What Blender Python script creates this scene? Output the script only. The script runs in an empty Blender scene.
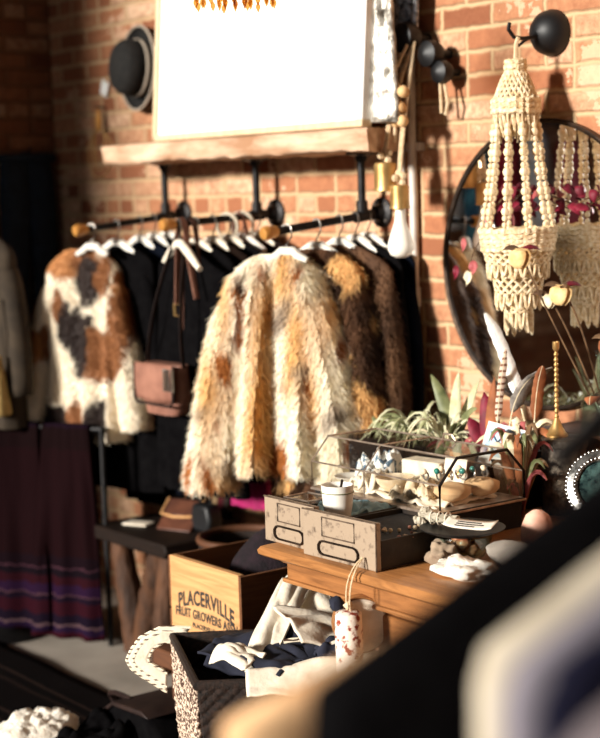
import bpy, bmesh, math, random
from mathutils import Vector, Matrix, Euler, noise as mn
random.seed(7)
R = math.radians
SC = bpy.context.scene
COL = SC.collection
PI = math.pi

# ------------------------------------------------------------------ materials
def new_mat(name):
    m = bpy.data.materials.new(name); m.use_nodes = True
    nt = m.node_tree; nt.nodes.clear()
    out = nt.nodes.new('ShaderNodeOutputMaterial')
    return m, nt, out

def srgb(r, g, b):
    f = lambda c: (c/255/12.92) if c/255 <= .04045 else ((c/255+.055)/1.055)**2.4
    return (f(r), f(g), f(b), 1)

def link(nt, a, b): nt.links.new(a, b)

def coords(nt, stretch=(1, 1, 1)):
    tc = nt.nodes.new('ShaderNodeTexCoord'); mp = nt.nodes.new('ShaderNodeMapping')
    mp.inputs['Scale'].default_value = stretch
    link(nt, tc.outputs['Object'], mp.inputs['Vector'])
    return mp.outputs['Vector']

def noise_tex(nt, vec, scale, detail=4, rough=.55, dist=0):
    n = nt.nodes.new('ShaderNodeTexNoise')
    n.inputs['Scale'].default_value = scale; n.inputs['Detail'].default_value = detail
    n.inputs['Roughness'].default_value = rough; n.inputs['Distortion'].default_value = dist
    link(nt, vec, n.inputs['Vector'])
    return n.outputs['Fac']

def ramp(nt, fac, stops, interp='LINEAR'):
    r = nt.nodes.new('ShaderNodeValToRGB'); r.color_ramp.interpolation = interp
    e = r.color_ramp.elements
    e[0].position, e[0].color = stops[0]; e[1].position, e[1].color = stops[-1]
    for p, c in stops[1:-1]:
        k = e.new(p); k.color = c
    link(nt, fac, r.inputs['Fac'])
    return r.outputs['Color']

def mixc(nt, fac, a, b, mode='MIX'):
    m = nt.nodes.new('ShaderNodeMix'); m.data_type = 'RGBA'; m.blend_type = mode
    for sock, v in ((m.inputs['Factor'], fac), (m.inputs['A'], a), (m.inputs['B'], b)):
        pass
    for i, v in ((0, fac), (6, a), (7, b)):
        if hasattr(v, 'is_output'): link(nt, v, m.inputs[i])
        else: m.inputs[i].default_value = v
    return m.outputs[2]

def math_n(nt, op, a, b=None):
    m = nt.nodes.new('ShaderNodeMath'); m.operation = op
    for i, v in ((0, a), (1, b)):
        if v is None: continue
        if hasattr(v, 'is_output'): link(nt, v, m.inputs[i])
        else: m.inputs[i].default_value = v
    return m.outputs[0]

def principled(nt, out, col, rough=.6, metal=0, spec=.3, bump=None, bstr=.3, bdist=.01, **kw):
    p = nt.nodes.new('ShaderNodeBsdfPrincipled')
    if hasattr(col, 'is_output'): link(nt, col, p.inputs['Base Color'])
    else: p.inputs['Base Color'].default_value = col
    if hasattr(rough, 'is_output'): link(nt, rough, p.inputs['Roughness'])
    else: p.inputs['Roughness'].default_value = rough
    p.inputs['Metallic'].default_value = metal
    p.inputs['Specular IOR Level'].default_value = spec
    for k, v in kw.items(): p.inputs[k].default_value = v
    if bump is not None:
        b = nt.nodes.new('ShaderNodeBump'); b.inputs['Strength'].default_value = bstr
        b.inputs['Distance'].default_value = bdist
        link(nt, bump, b.inputs['Height']); link(nt, b.outputs['Normal'], p.inputs['Normal'])
    link(nt, p.outputs['BSDF'], out.inputs['Surface'])
    return p

def mat(name, c1, c2=None, scale=20, rough=.6, metal=0, spec=.3, bstr=.2, bscale=None, stretch=(1,1,1), detail=4, lo=.35, hi=.65, bdist=.005, **kw):
    m, nt, out = new_mat(name)
    v = coords(nt, stretch)
    n = noise_tex(nt, v, scale, detail)
    c = ramp(nt, n, [(lo, c1), (hi, c2 or c1)])
    b = noise_tex(nt, v, bscale or scale*3, 3) if bstr else None
    principled(nt, out, c, rough, metal, spec, b, bstr, bdist, **kw)
    return m

def wood(name, c1, c2, axis='X', scale=14, rough=.5, bstr=.25, spec=.35, wear=None):
    m, nt, out = new_mat(name)
    st = {'X': (.6, 6, 6), 'Y': (6, .6, 6), 'Z': (6, 6, .6)}[axis]
    v = coords(nt, st)
    n = noise_tex(nt, v, scale, 6, .6, 1.2)
    n2 = noise_tex(nt, v, scale*.25, 2)
    c = ramp(nt, n, [(.3, c1), (.7, c2)])
    c = mixc(nt, math_n(nt, 'MULTIPLY', n2, .5), c, c1)
    if wear:
        w = noise_tex(nt, coords(nt), 9, 5)
        c = mixc(nt, math_n(nt, 'GREATER_THAN', w, .6), c, wear)
    principled(nt, out, c, rough, 0, spec, n, bstr, .004)
    return m

def vcol(name, rough=.8, spec=.2, bscale=60, bstr=.3, sheen=0):
    m, nt, out = new_mat(name)
    a = nt.nodes.new('ShaderNodeVertexColor'); a.layer_name = 'Col'
    b = noise_tex(nt, coords(nt), bscale, 3)
    principled(nt, out, a.outputs['Color'], rough, 0, spec, b, bstr, .004)
    return m

def stripes(name, axis, period, stops, rough=.85, bstr=.3, wob=.01):
    """woven cloth: colour bands across one axis"""
    m, nt, out = new_mat(name)
    v = coords(nt)
    s = nt.nodes.new('ShaderNodeSeparateXYZ'); link(nt, v, s.inputs[0])
    n = noise_tex(nt, v, 25, 2)
    x = math_n(nt, 'ADD', s.outputs['XYZ'.index(axis)], math_n(nt, 'MULTIPLY', n, wob))
    f = math_n(nt, 'FRACT', math_n(nt, 'DIVIDE', x, period))
    c = ramp(nt, f, stops, 'CONSTANT')
    principled(nt, out, c, rough, 0, .05, noise_tex(nt, v, 220, 2), bstr, .003)
    return m

def glass_thin(name, tint=(1, 1, 1, 1), rough=.02, base=.04):
    m, nt, out = new_mat(name)
    t = nt.nodes.new('ShaderNodeBsdfTransparent'); t.inputs[0].default_value = tint
    g = nt.nodes.new('ShaderNodeBsdfGlossy'); g.inputs['Roughness'].default_value = rough
    fr = nt.nodes.new('ShaderNodeLayerWeight'); fr.inputs[0].default_value = .5
    mx = nt.nodes.new('ShaderNodeMixShader')
    link(nt, math_n(nt, 'ADD', math_n(nt, 'MULTIPLY', math_n(nt, 'POWER', fr.outputs['Facing'], 4), .7), base), mx.inputs[0])
    link(nt, t.outputs[0], mx.inputs[1]); link(nt, g.outputs[0], mx.inputs[2])
    link(nt, mx.outputs[0], out.inputs['Surface'])
    return m

def brick_mat(name, dark=1.0, pale=.5, mortar=(208, 174, 134), axis='X'):
    m, nt, out = new_mat(name)
    tc = nt.nodes.new('ShaderNodeTexCoord')
    sp = nt.nodes.new('ShaderNodeSeparateXYZ'); link(nt, tc.outputs['Object'], sp.inputs[0])
    wob = nt.nodes.new('ShaderNodeTexNoise'); wob.inputs['Scale'].default_value = 26; wob.inputs['Detail'].default_value = 3
    link(nt, tc.outputs['Object'], wob.inputs['Vector'])
    ws = nt.nodes.new('ShaderNodeSeparateColor'); link(nt, wob.outputs['Color'], ws.inputs[0])
    hx = math_n(nt, 'ADD', sp.outputs[axis], math_n(nt, 'MULTIPLY', math_n(nt, 'SUBTRACT', ws.outputs[0], .5), .016))
    hz = math_n(nt, 'ADD', sp.outputs['Z'], math_n(nt, 'MULTIPLY', math_n(nt, 'SUBTRACT', ws.outputs[1], .5), .013))
    cb = nt.nodes.new('ShaderNodeCombineXYZ'); link(nt, hx, cb.inputs[0]); link(nt, hz, cb.inputs[1])
    outs = []
    for bw in (.213, .1065):
        b = nt.nodes.new('ShaderNodeTexBrick')
        b.inputs['Color1'].default_value = (0, 0, 0, 1); b.inputs['Color2'].default_value = (1, 1, 1, 1)
        b.inputs['Mortar'].default_value = (.5, .5, .5, 1)
        b.inputs['Scale'].default_value = 1; b.inputs['Mortar Size'].default_value = .0125
        b.inputs['Mortar Smooth'].default_value = .9; b.inputs['Bias'].default_value = 0
        b.inputs['Brick Width'].default_value = bw; b.inputs['Row Height'].default_value = .0677
        link(nt, cb.outputs[0], b.inputs['Vector']); outs.append(b)
    row = math_n(nt, 'FLOOR', math_n(nt, 'DIVIDE', hz, .0677))
    hdr = math_n(nt, 'COMPARE', math_n(nt, 'MODULO', row, 6), 5)
    nt.nodes[-1].inputs[2].default_value = .2
    tone = mixc(nt, hdr, outs[0].outputs['Color'], outs[1].outputs['Color'])
    mort = mixc(nt, hdr, outs[0].outputs['Fac'], outs[1].outputs['Fac'])
    grain = noise_tex(nt, tc.outputs['Object'], 30, 6, .65)
    blot = noise_tex(nt, tc.outputs['Object'], 3.2, 3)
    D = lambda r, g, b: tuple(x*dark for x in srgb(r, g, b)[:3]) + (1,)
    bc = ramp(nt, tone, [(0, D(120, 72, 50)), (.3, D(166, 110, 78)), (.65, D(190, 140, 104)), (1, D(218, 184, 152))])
    bc = mixc(nt, ramp(nt, grain, [(.35, (0, 0, 0, 1)), (.75, (1, 1, 1, 1))]), bc, D(144, 92, 66))
    # old whitewash / lime bloom on some bricks
    x1 = math_n(nt, 'MULTIPLY', math_n(nt, 'GREATER_THAN', math_n(nt, 'ADD', blot, math_n(nt, 'MULTIPLY', grain, .45)), 1.02 - pale*.25), .55)
    bc = mixc(nt, x1, bc, D(226, 190, 158))
    mc = mixc(nt, grain, D(*mortar), D(*[min(255, int(c*.86)) for c in mortar]))
    c = mixc(nt, mort, bc, mc)
    hgt = math_n(nt, 'ADD', math_n(nt, 'MULTIPLY', math_n(nt, 'SUBTRACT', 1, mort), 1.0), math_n(nt, 'MULTIPLY', grain, .45))
    principled(nt, out, c, .9, 0, .15, hgt, .7, .012)
    return m

K = {}
K['brick'] = brick_mat('brick_back', 1.0, .75, axis='X')
K['brick_dark'] = brick_mat('brick_side', .55, .2, mortar=(150, 105, 75), axis='Y')  # darker red brick, with the side wall's shade put into its tone
K['floor'] = mat('concrete', srgb(172, 162, 150), srgb(146, 137, 126), 3, .8, bstr=.15)  # grey lowered to imitate the shade at lower left
K['ceiling'] = mat('plaster', srgb(120, 112, 104), srgb(105, 98, 90), 3, .9)
K['board'] = mat('shelf_wood', srgb(218, 188, 160), srgb(158, 118, 88), 5, .7, bstr=.5, bscale=14, stretch=(.6, 3, 3))
K['iron'] = mat('black_iron', srgb(22, 22, 24), srgb(40, 38, 38), 30, .45, .6, .4)
K['brassknob'] = mat('old_brass_knob', srgb(206, 150, 78), srgb(176, 116, 52), 20, .4, .3, .5)
K['brass'] = mat('brass', srgb(214, 178, 118), srgb(164, 126, 72), 16, .42, .75, .5)
K['whitepaint_and_reflection'] = mat('white_gloss_and_reflection', srgb(246, 245, 243), srgb(238, 238, 238), 2, .25, 0, .4, bstr=0)  # plain white on the stile; on the mirror face, a painted window reflection
K['frame'] = wood('pale_frame', srgb(226, 204, 170), srgb(190, 158, 118), 'Z', 12, .5)
K['silver'] = mat('silver_leaf', srgb(226, 220, 208), srgb(92, 84, 74), 26, .4, .35, .5, bstr=.7, bscale=40, bdist=.01)
K['sequin'] = mat('silver_sequins', srgb(190, 194, 200), srgb(26, 28, 34), 60, .25, .7, .5, bstr=.8, bscale=90)
K['conduit'] = mat('conduit_paint', srgb(222, 212, 200), srgb(186, 176, 166), 8, .45, .1)
K['felt'] = mat('black_felt', srgb(20, 19, 18), srgb(30, 28, 26), 40, .9)
K['ribbon'] = mat('grey_ribbon', srgb(164, 150, 134), srgb(146, 134, 120), 20, .8)
K['rope'] = mat('cotton_cord', srgb(222, 198, 164), srgb(196, 168, 130), 80, .9, bstr=.5)
K['bead'] = mat('cream_beads', srgb(240, 222, 188), srgb(214, 186, 142), 30, .5, bstr=.15)
K['macrame'] = mat('macrame', srgb(240, 224, 192), srgb(204, 174, 128), 90, .9, bstr=.7, bscale=140)
K['woodbead'] = mat('wooden_beads', srgb(226, 190, 140), srgb(200, 156, 104), 20, .6)
K['blackplastic'] = mat('black_enamel', srgb(9, 9, 11), srgb(15, 15, 17), 10, .5, 0, .4, bstr=0)
K['milkglass'] = mat('frosted_bulb', srgb(250, 244, 232), srgb(244, 236, 220), 6, .35, 0, .5, bstr=0)
m, nt, out = new_mat('mirror_silver'); principled(nt, out, (.82, .82, .82, 1), .03, 1); K['mirror'] = m
K['darkcloth'] = mat('black_cloth', srgb(7, 6, 7), srgb(12, 11, 12), 30, .95, spec=.03)
K['navycloth'] = mat('navy_cloth', srgb(7, 9, 15), srgb(11, 15, 24), 12, .95, spec=.03)
K['browncloth'] = mat('dark_brown_cloth', srgb(18, 12, 10), srgb(30, 20, 15), 12, .95, spec=.03)
K['denim'] = mat('dark_denim', srgb(16, 28, 40), srgb(24, 40, 56), 18, .85)
K['maroon'] = mat('maroon_cloth', srgb(64, 16, 22), srgb(44, 10, 16), 14, .9, spec=.1)
K['magenta'] = mat('magenta_cloth', srgb(168, 20, 92), srgb(120, 12, 66), 14, .75)
K['fur'] = vcol('long_fur', .85, .15)
K['hide'] = vcol('cow_hide', .7, .25)
K['leather'] = mat('brown_leather', srgb(92, 54, 38), srgb(66, 37, 27), 14, .5, bstr=.3)
K['taupeleather'] = mat('taupe_leather', srgb(150, 104, 86), srgb(116, 76, 62), 10, .6, bstr=.3)
K['darkleather'] = mat('dark_leather_strap', srgb(44, 30, 26), srgb(30, 20, 18), 14, .5)
K['steel'] = mat('nickel', srgb(196, 190, 182), srgb(150, 146, 140), 30, .3, .9, .5)
K['stump'] = mat('rustic_wood', srgb(84, 52, 30), srgb(46, 28, 17), 6, .75, bstr=.8, bscale=10, stretch=(3, 3, .8), bdist=.02)
K['darkwood'] = wood('dark_wood', srgb(22, 15, 12), srgb(36, 24, 17), 'X', 12, .6, spec=.15)
K['bench'] = wood('bench_wood', srgb(96, 58, 34), srgb(70, 42, 26), 'X', 12, .7)
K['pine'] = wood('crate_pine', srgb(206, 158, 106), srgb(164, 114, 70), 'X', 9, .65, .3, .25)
K['pine_shaded'] = wood('crate_pine_shaded', srgb(112, 72, 44), srgb(76, 46, 28), 'Y', 10, .7, .3, .2)  # same pine, darkened to paint shade on sides, back and inside
K['ink'] = mat('stencil_ink', srgb(38, 37, 38), srgb(62, 56, 50), 60, .8, bstr=0)
K['oak'] = wood('counter_oak', srgb(176, 120, 70), srgb(104, 64, 34), 'X', 10, .38, .2, .45)
K['oakpanel'] = wood('counter_panel', srgb(158, 104, 58), srgb(100, 61, 31), 'X', 8, .45, .2, .4)
K['drawerpaint'] = mat('worn_taupe_paint', srgb(158, 138, 117), srgb(78, 62, 50), 38, .55, .1, .35, bstr=.2, lo=.56, hi=.72, detail=6)
K['drawersteel'] = mat('drawer_side_metal', srgb(56, 46, 36), srgb(38, 31, 26), 18, .55, .3)
K['wear'] = mat('scuffed_dark_metal', srgb(72, 58, 48), srgb(110, 92, 76), 60, .6, .2)
K['darkpull'] = mat('dark_bronze', srgb(46, 36, 30), srgb(70, 56, 46), 30, .4, .7)
K['caseframe'] = mat('bronze_case_frame', srgb(196, 176, 158), srgb(140, 122, 108), 30, .35, .7)
K['caseframe_dark'] = mat('dark_case_frame', srgb(24, 18, 16), srgb(36, 28, 24), 30, .45, .3)
K['velvet'] = mat('black_base', srgb(16, 12, 11), srgb(24, 18, 16), 20, .7)
K['glass'] = glass_thin('clear_glass', (.97, .97, .95, 1), .03, .06)
K['aquaglass'] = glass_thin('aqua_glass', (.80, .92, .90, 1), .05, .08)
K['pearlshell'] = mat('cream_shell', srgb(236, 222, 196), srgb(204, 180, 146), 22, .6, bstr=.5)
K['linen'] = mat('cream_linen', srgb(236, 226, 208), srgb(220, 206, 184), 30, .9, bstr=.3)
K['ceramic'] = mat('white_ceramic', srgb(238, 234, 224), srgb(226, 220, 208), 8, .3, 0, .5, bstr=0)
K['aqua'] = mat('pale_aqua_cloth', srgb(170, 200, 206), srgb(120, 160, 176), 30, .7)
K['turquoise'] = mat('turquoise_stone', srgb(36, 128, 116), srgb(20, 84, 84), 40, .3, 0, .5)
K['silvermetal'] = mat('worn_silver', srgb(206, 204, 200), srgb(120, 118, 114), 40, .3, .85, .5)
K['leafpale'] = mat('pale_green_leaf', srgb(216, 212, 180), srgb(150, 152, 110), 18, .55)
K['leafgreen'] = mat('sage_leaf', srgb(140, 142, 100), srgb(86, 92, 58), 14, .5)
K['leafbrown'] = mat('dry_stem', srgb(112, 84, 56), srgb(74, 52, 34), 30, .8)
K['maroonleaf'] = mat('maroon_petal', srgb(128, 22, 46), srgb(84, 12, 28), 20, .6)
K['pinkpetal'] = mat('pink_petal', srgb(186, 104, 100), srgb(150, 70, 74), 20, .6)
K['rosepetal'] = mat('dried_yellow_rose', srgb(234, 206, 150), srgb(206, 160, 100), 24, .7)
K['creampetal'] = mat('cream_petal', srgb(238, 226, 196), srgb(214, 196, 156), 24, .7)
K['rustleaf'] = mat('rust_leaf', srgb(168, 102, 62), srgb(104, 58, 34), 16, .7)
K['whitefeather'] = mat('white_feather', srgb(250, 248, 244), srgb(236, 232, 226), 90, .8)
K['greyfeather'] = mat('grey_feather', srgb(160, 152, 144), srgb(92, 86, 80), 40, .8)
K['bandfeather'] = stripes('banded_feather', 'Z', .017, [(0, srgb(224, 200, 180)), (.62, srgb(130, 88, 70))], wob=.004)
K['card'] = mat('white_card', srgb(244, 244, 240), srgb(238, 238, 236), 4, .5, bstr=0)
K['cardblue'] = mat('blue_print', srgb(120, 176, 208), srgb(64, 118, 164), 24, .5, bstr=0)
K['cardlight'] = mat('light_blue_print', srgb(208, 226, 236), srgb(170, 202, 222), 24, .5, bstr=0)
K['tin'] = mat('patinated_tin', srgb(112, 100, 86), srgb(52, 44, 38), 38, .5, .5, .4, bstr=.6)
K['salt'] = mat('pink_salt', srgb(238, 190, 166), srgb(214, 150, 124), 16, .5, bstr=.5)
K['sage'] = mat('dried_sage', srgb(206, 196, 176), srgb(150, 140, 120), 60, .9, bstr=.9)
K['paper'] = mat('label_paper', srgb(238, 228, 212), srgb(226, 214, 196), 10, .8)
K['redstone'] = mat('red_agate', srgb(150, 62, 40), srgb(206, 132, 96), 26, .35, 0, .5)
K['whitefur'] = mat('white_fleece', srgb(246, 240, 228), srgb(226, 214, 196), 40, .95, bstr=.8)
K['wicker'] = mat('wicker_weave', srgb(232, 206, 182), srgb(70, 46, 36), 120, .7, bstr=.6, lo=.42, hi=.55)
K['wicker_dark_and_shaded'] = mat('dark_and_shaded_wicker', srgb(20, 14, 11), srgb(50, 34, 26), 110, .7, bstr=.6)  # own colour of the dark basket; painted shade on the textile basket
K['embroid'] = stripes('beaded_trim', 'Z', .012, [(0, srgb(240, 228, 204)), (.68, srgb(74, 52, 40))])
K['inkcloth'] = mat('ink_black_cotton', srgb(24, 26, 38), srgb(40, 42, 56), 14, .9)
K['terra'] = mat('speckled_hide', srgb(236, 222, 206), srgb(140, 58, 40), 55, .7, lo=.5, hi=.58, detail=2)
K['rug'] = stripes('dark_striped_rug', 'Y', .21, [(0, srgb(14, 10, 10)), (.55, srgb(34, 25, 22)), (.62, srgb(12, 9, 9)), (.8, srgb(44, 33, 29)), (.86, srgb(12, 9, 9))])  # dark rug, its tones lowered further in place of lower-left shade
K['wovenband_shaded'] = stripes('woven_band_shaded', 'Z', .82, [(0, srgb(18, 5, 16)), (.03, srgb(40, 7, 16)), (.075, srgb(25, 11, 33)), (.105, srgb(71, 52, 56)), (.115, srgb(16, 7, 20)), (.16, srgb(35, 6, 15)), (.215, srgb(18, 7, 20)), (.24, srgb(62, 39, 47)), (.25, srgb(29, 11, 33)), (.29, srgb(33, 6, 13)), (.33, srgb(13, 5, 11)), (.36, srgb(52, 29, 37)), (.368, srgb(15, 4, 9)), (.42, srgb(19, 3, 5)), (.9, srgb(15, 3, 4))], wob=.03)  # maroon and purple bands darkened to stand in for shade at lower left
K['tanfur'] = mat('tan_shearling', srgb(226, 182, 136), srgb(198, 148, 104), 14, .95)
K['ghostgrey'] = mat('grey_knit', srgb(150, 140, 128), srgb(120, 110, 100), 18, .9)
K['creamcoat'] = mat('cream_wool', srgb(204, 192, 172), srgb(180, 166, 144), 12, .9)
K['indigostripe'] = stripes('indigo_stripe', 'Y', .05, [(0, srgb(132, 126, 134)), (.5, srgb(46, 46, 68)), (.8, srgb(118, 112, 120))], wob=.01)
K['lilacgrey'] = mat('lilac_grey_cloth', srgb(122, 111, 114), srgb(68, 60, 62), 7, .9)
K['brownfur'] = mat('brown_fur', srgb(62, 45, 37), srgb(30, 21, 18), 9, .9)
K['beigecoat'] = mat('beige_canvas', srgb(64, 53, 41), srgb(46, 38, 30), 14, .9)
K['straw'] = mat('straw_fringe', srgb(206, 176, 112), srgb(160, 128, 76), 60, .9, stretch=(4, 4, .5))
K['bloomred'] = mat('red_blouse', srgb(170, 44, 66), srgb(122, 26, 44), 9, .8)
K['bloomblue'] = mat('teal_blouse', srgb(70, 140, 168), srgb(30, 66, 100), 9, .8)
K['bloompale'] = mat('pale_blue_shirt', srgb(214, 224, 232), srgb(150, 176, 196), 9, .8)
K['crystal'] = mat('amber_crystal', srgb(236, 206, 150), srgb(196, 150, 92), 40, .15, 0, .8, bstr=0)
K['arch'] = mat('ochre_canvas', srgb(112, 90, 62), srgb(84, 66, 44), 10, .8)

# ------------------------------------------------------------------ mesh builder
def V(*a): return Vector(a)

class MB:
    def __init__(s): s.v = []; s.f = []; s.c = []
    def add(s, vs, fs, M=None, col=None):
        o = len(s.v)
        s.v += [tuple(M @ Vector(p)) if M is not None else tuple(p) for p in vs]
        s.f += [tuple(i+o for i in f) for f in fs]
        if col: s.c += list(col)
        return s
    def box(s, c, d, M=None):
        x, y, z = [k/2 for k in d]
        vs = [(c[0]+i*x, c[1]+j*y, c[2]+k*z) for i in (-1, 1) for j in (-1, 1) for k in (-1, 1)]
        return s.add(vs, [(0,1,3,2), (4,6,7,5), (0,4,5,1), (2,3,7,6), (0,2,6,4), (1,5,7,3)], M)
    def bx(s, x0, x1, y0, y1, z0, z1, M=None):
        return s.box(((x0+x1)/2, (y0+y1)/2, (z0+z1)/2), (abs(x1-x0), abs(y1-y0), abs(z1-z0)), M)
    def tube(s, path, r, n=8, cap=True, closed=False, M=None, flat=1.0):
        P = [Vector(p) for p in path]; L = len(P); rr = r if isinstance(r, (list, tuple)) else [r]*L
        vs, fs = [], []; up = None
        for i, p in enumerate(P):
            a = P[(i-1) % L] if (closed or i) else P[0]; b = P[(i+1) % L] if (closed or i < L-1) else P[-1]
            t = (b-a)
            t = t.normalized() if t.length > 1e-9 else Vector((0, 0, 1))
            if up is None:
                up = Vector((0, 0, 1)) if abs(t.z) < .9 else Vector((1, 0, 0))
            e1 = up - t*up.dot(t)
            e1 = e1.normalized() if e1.length > 1e-6 else t.orthogonal().normalized()
            e2 = t.cross(e1); up = e1
            for k in range(n):
                q = 2*PI*k/n
                vs.append(p + (e1*math.cos(q)*flat + e2*math.sin(q))*rr[i])
        m = L if closed else L-1
        for i in range(m):
            for k in range(n):
                j = (i+1) % L
                fs.append((i*n+k, i*n+(k+1) % n, j*n+(k+1) % n, j*n+k))
        if cap and not closed:
            fs.append(tuple(range(n))[::-1]); fs.append(tuple((L-1)*n+k for k in range(n)))
        return s.add(vs, fs, M)
    def lathe(s, prof, n=20, M=None, c=(0, 0, 0), arc=None):
        vs, fs = [], []; m = len(prof)
        for i in range(n):
            q = 2*PI*i/n
            for r, z in prof: vs.append((c[0]+r*math.cos(q), c[1]+r*math.sin(q), c[2]+z))
        for i in range(n):
            for k in range(m-1):
                j = (i+1) % n
                fs.append((i*m+k, j*m+k, j*m+k+1, i*m+k+1))
        return s.add(vs, fs, M)
    def ball(s, c, r, n=10, M=None, jit=0):
        rx, ry, rz = r if isinstance(r, (tuple, list)) else (r, r, r)
        m = max(5, n//2+1); vs = []; fs = []
        for i in range(m):
            a = PI*i/(m-1)
            for k in range(n):
                q = 2*PI*k/n; j = 1+jit*mn.noise(Vector((c[0]*37+math.cos(q)*math.sin(a)*1.7, c[1]*37+math.sin(q)*math.sin(a)*1.7, c[2]*37+math.cos(a)*1.7)))
                vs.append((c[0]+rx*math.sin(a)*math.cos(q)*j, c[1]+ry*math.sin(a)*math.sin(q)*j, c[2]+rz*math.cos(a)*j))
        for i in range(m-1):
            for k in range(n): fs.append((i*n+k, (i+1)*n+k, (i+1)*n+(k+1) % n, i*n+(k+1) % n))
        return s.add(vs, fs, M)
    def grid(s, fn, nu, nv, M=None, closed_u=False):
        vs = [fn(i/(nu-1 if not closed_u else nu), j/(nv-1)) for i in range(nu) for j in range(nv)]
        fs = []
        for i in range(nu if closed_u else nu-1):
            for j in range(nv-1):
                a = (i+1) % nu
                fs.append((i*nv+j, a*nv+j, a*nv+j+1, i*nv+j+1))
        return s.add(vs, fs, M)
    def prism(s, pts, y0, y1, M=None):
        n = len(pts)
        vs = [(x, y0, z) for x, z in pts] + [(x, y1, z) for x, z in pts]
        fs = [tuple(range(n)), tuple(range(2*n-1, n-1, -1))] + [(i, (i+1) % n+0, (i+1) % n+n, i+n) for i in range(n)]
        return s.add(vs, fs, M)

def finish(name, mb, material, parent=None, loc=None, rot=None, bevel=0, smooth=True, solid=0, sub=0, label=None, angle=40):
    me = bpy.data.meshes.new(name)
    me.from_pydata(mb.v, [], mb.f); me.update()
    bm = bmesh.new(); bm.from_mesh(me); bmesh.ops.recalc_face_normals(bm, faces=bm.faces); bm.to_mesh(me); bm.free()
    if mb.c and len(mb.c) == len(me.vertices):
        at = me.color_attributes.new('Col', 'FLOAT_COLOR', 'POINT')
        for i, c in enumerate(mb.c): at.data[i].color = (c[0], c[1], c[2], 1)
    if smooth:
        me.polygons.foreach_set('use_smooth', [True]*len(me.polygons))
        me.set_sharp_from_angle(angle=R(angle))
    me.materials.append(material)
    o = bpy.data.objects.new(name, me); COL.objects.link(o)
    if parent: o.parent = parent
    if loc is not None: o.location = loc
    if rot is not None: o.rotation_euler = rot
    if solid:
        md = o.modifiers.new('thick', 'SOLIDIFY'); md.thickness = solid; md.offset = 0
    if sub:
        md = o.modifiers.new('sub', 'SUBSURF'); md.levels = sub; md.render_levels = sub
    if bevel:
        md = o.modifiers.new('bev', 'BEVEL'); md.width = bevel; md.segments = 2; md.limit_method = 'ANGLE'
    if label: o['label'] = label
    return o

def tag(o, label, cat, group=None, kind=None):
    o['label'] = label; o['category'] = cat
    if group: o['group'] = group
    if kind: o['kind'] = kind
    return o

def thing(name, label, cat, loc=(0, 0, 0), rz=0, group=None, rot=None):
    o = bpy.data.objects.new(name, None); COL.objects.link(o); o.empty_display_size = .05
    o.location = loc; o.rotation_euler = rot or (0, 0, rz)
    return tag(o, label, cat, group)

def struct(name, mb, material, **kw):
    o = finish(name, mb, material, smooth=False, **kw); o['kind'] = 'structure'; return o

def dup(root, loc, rot=None, label=None, group=None):
    r = root.copy(); COL.objects.link(r); r.location = loc
    if rot is not None: r.rotation_euler = rot
    if label: r['label'] = label
    if group: r['group'] = group
    for ch in list(root.children):
        c = ch.copy(); COL.objects.link(c); c.parent = r
        for g in list(ch.children):
            d = g.copy(); COL.objects.link(d); d.parent = c
    return r

def axisM(loc, z, x=None):
    """matrix whose Z axis points along z"""
    z = Vector(z).normalized(); x = Vector(x) if x else (Vector((0, 0, 1)) if abs(z.z) < .9 else Vector((1, 0, 0)))
    y = z.cross(x).normalized(); x = y.cross(z)
    M = Matrix((x, y, z)).transposed().to_4x4(); M.translation = Vector(loc); return M

def arc(c, r, a0, a1, n, plane='xz'):
    o = []
    for i in range(n):
        a = a0+(a1-a0)*i/(n-1); u, w = r*math.cos(a), r*math.sin(a)
        o.append((c[0]+u, c[1], c[2]+w) if plane == 'xz' else (c[0]+u, c[1]+w, c[2]) if plane == 'xy' else (c[0], c[1]+u, c[2]+w))
    return o

def bez(p0, p1, p2, n=10):
    p0, p1, p2 = Vector(p0), Vector(p1), Vector(p2)
    return [p0*(1-t)**2+p1*2*t*(1-t)+p2*t*t for t in [i/(n-1) for i in range(n)]]

def blade(mb, p0, p1, p2, w, n=7, cup=.15, side=None, base=.25):
    """leaf, petal or feather vane along a bezier"""
    P = bez(p0, p1, p2, n); vs, fs = [], []
    for i, p in enumerate(P):
        t = i/(n-1); d = (P[min(n-1, i+1)]-P[max(0, i-1)]).normalized()
        sd = Vector(side) if side else d.cross(Vector((.3, -.6, .74)))
        sd = (sd - d*sd.dot(d)).normalized(); up = sd.cross(d)
        ww = w*(base+(1-base)*math.sin(PI*min(1, t*1.0)**.8))*(1 if t < .97 else .25)
        vs += [p-sd*ww+up*ww*cup, p, p+sd*ww+up*ww*cup]
    for i in range(n-1):
        a = i*3
        fs += [(a, a+1, a+4, a+3), (a+1, a+2, a+5, a+4)]
    mb.add(vs, fs); return mb

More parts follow.
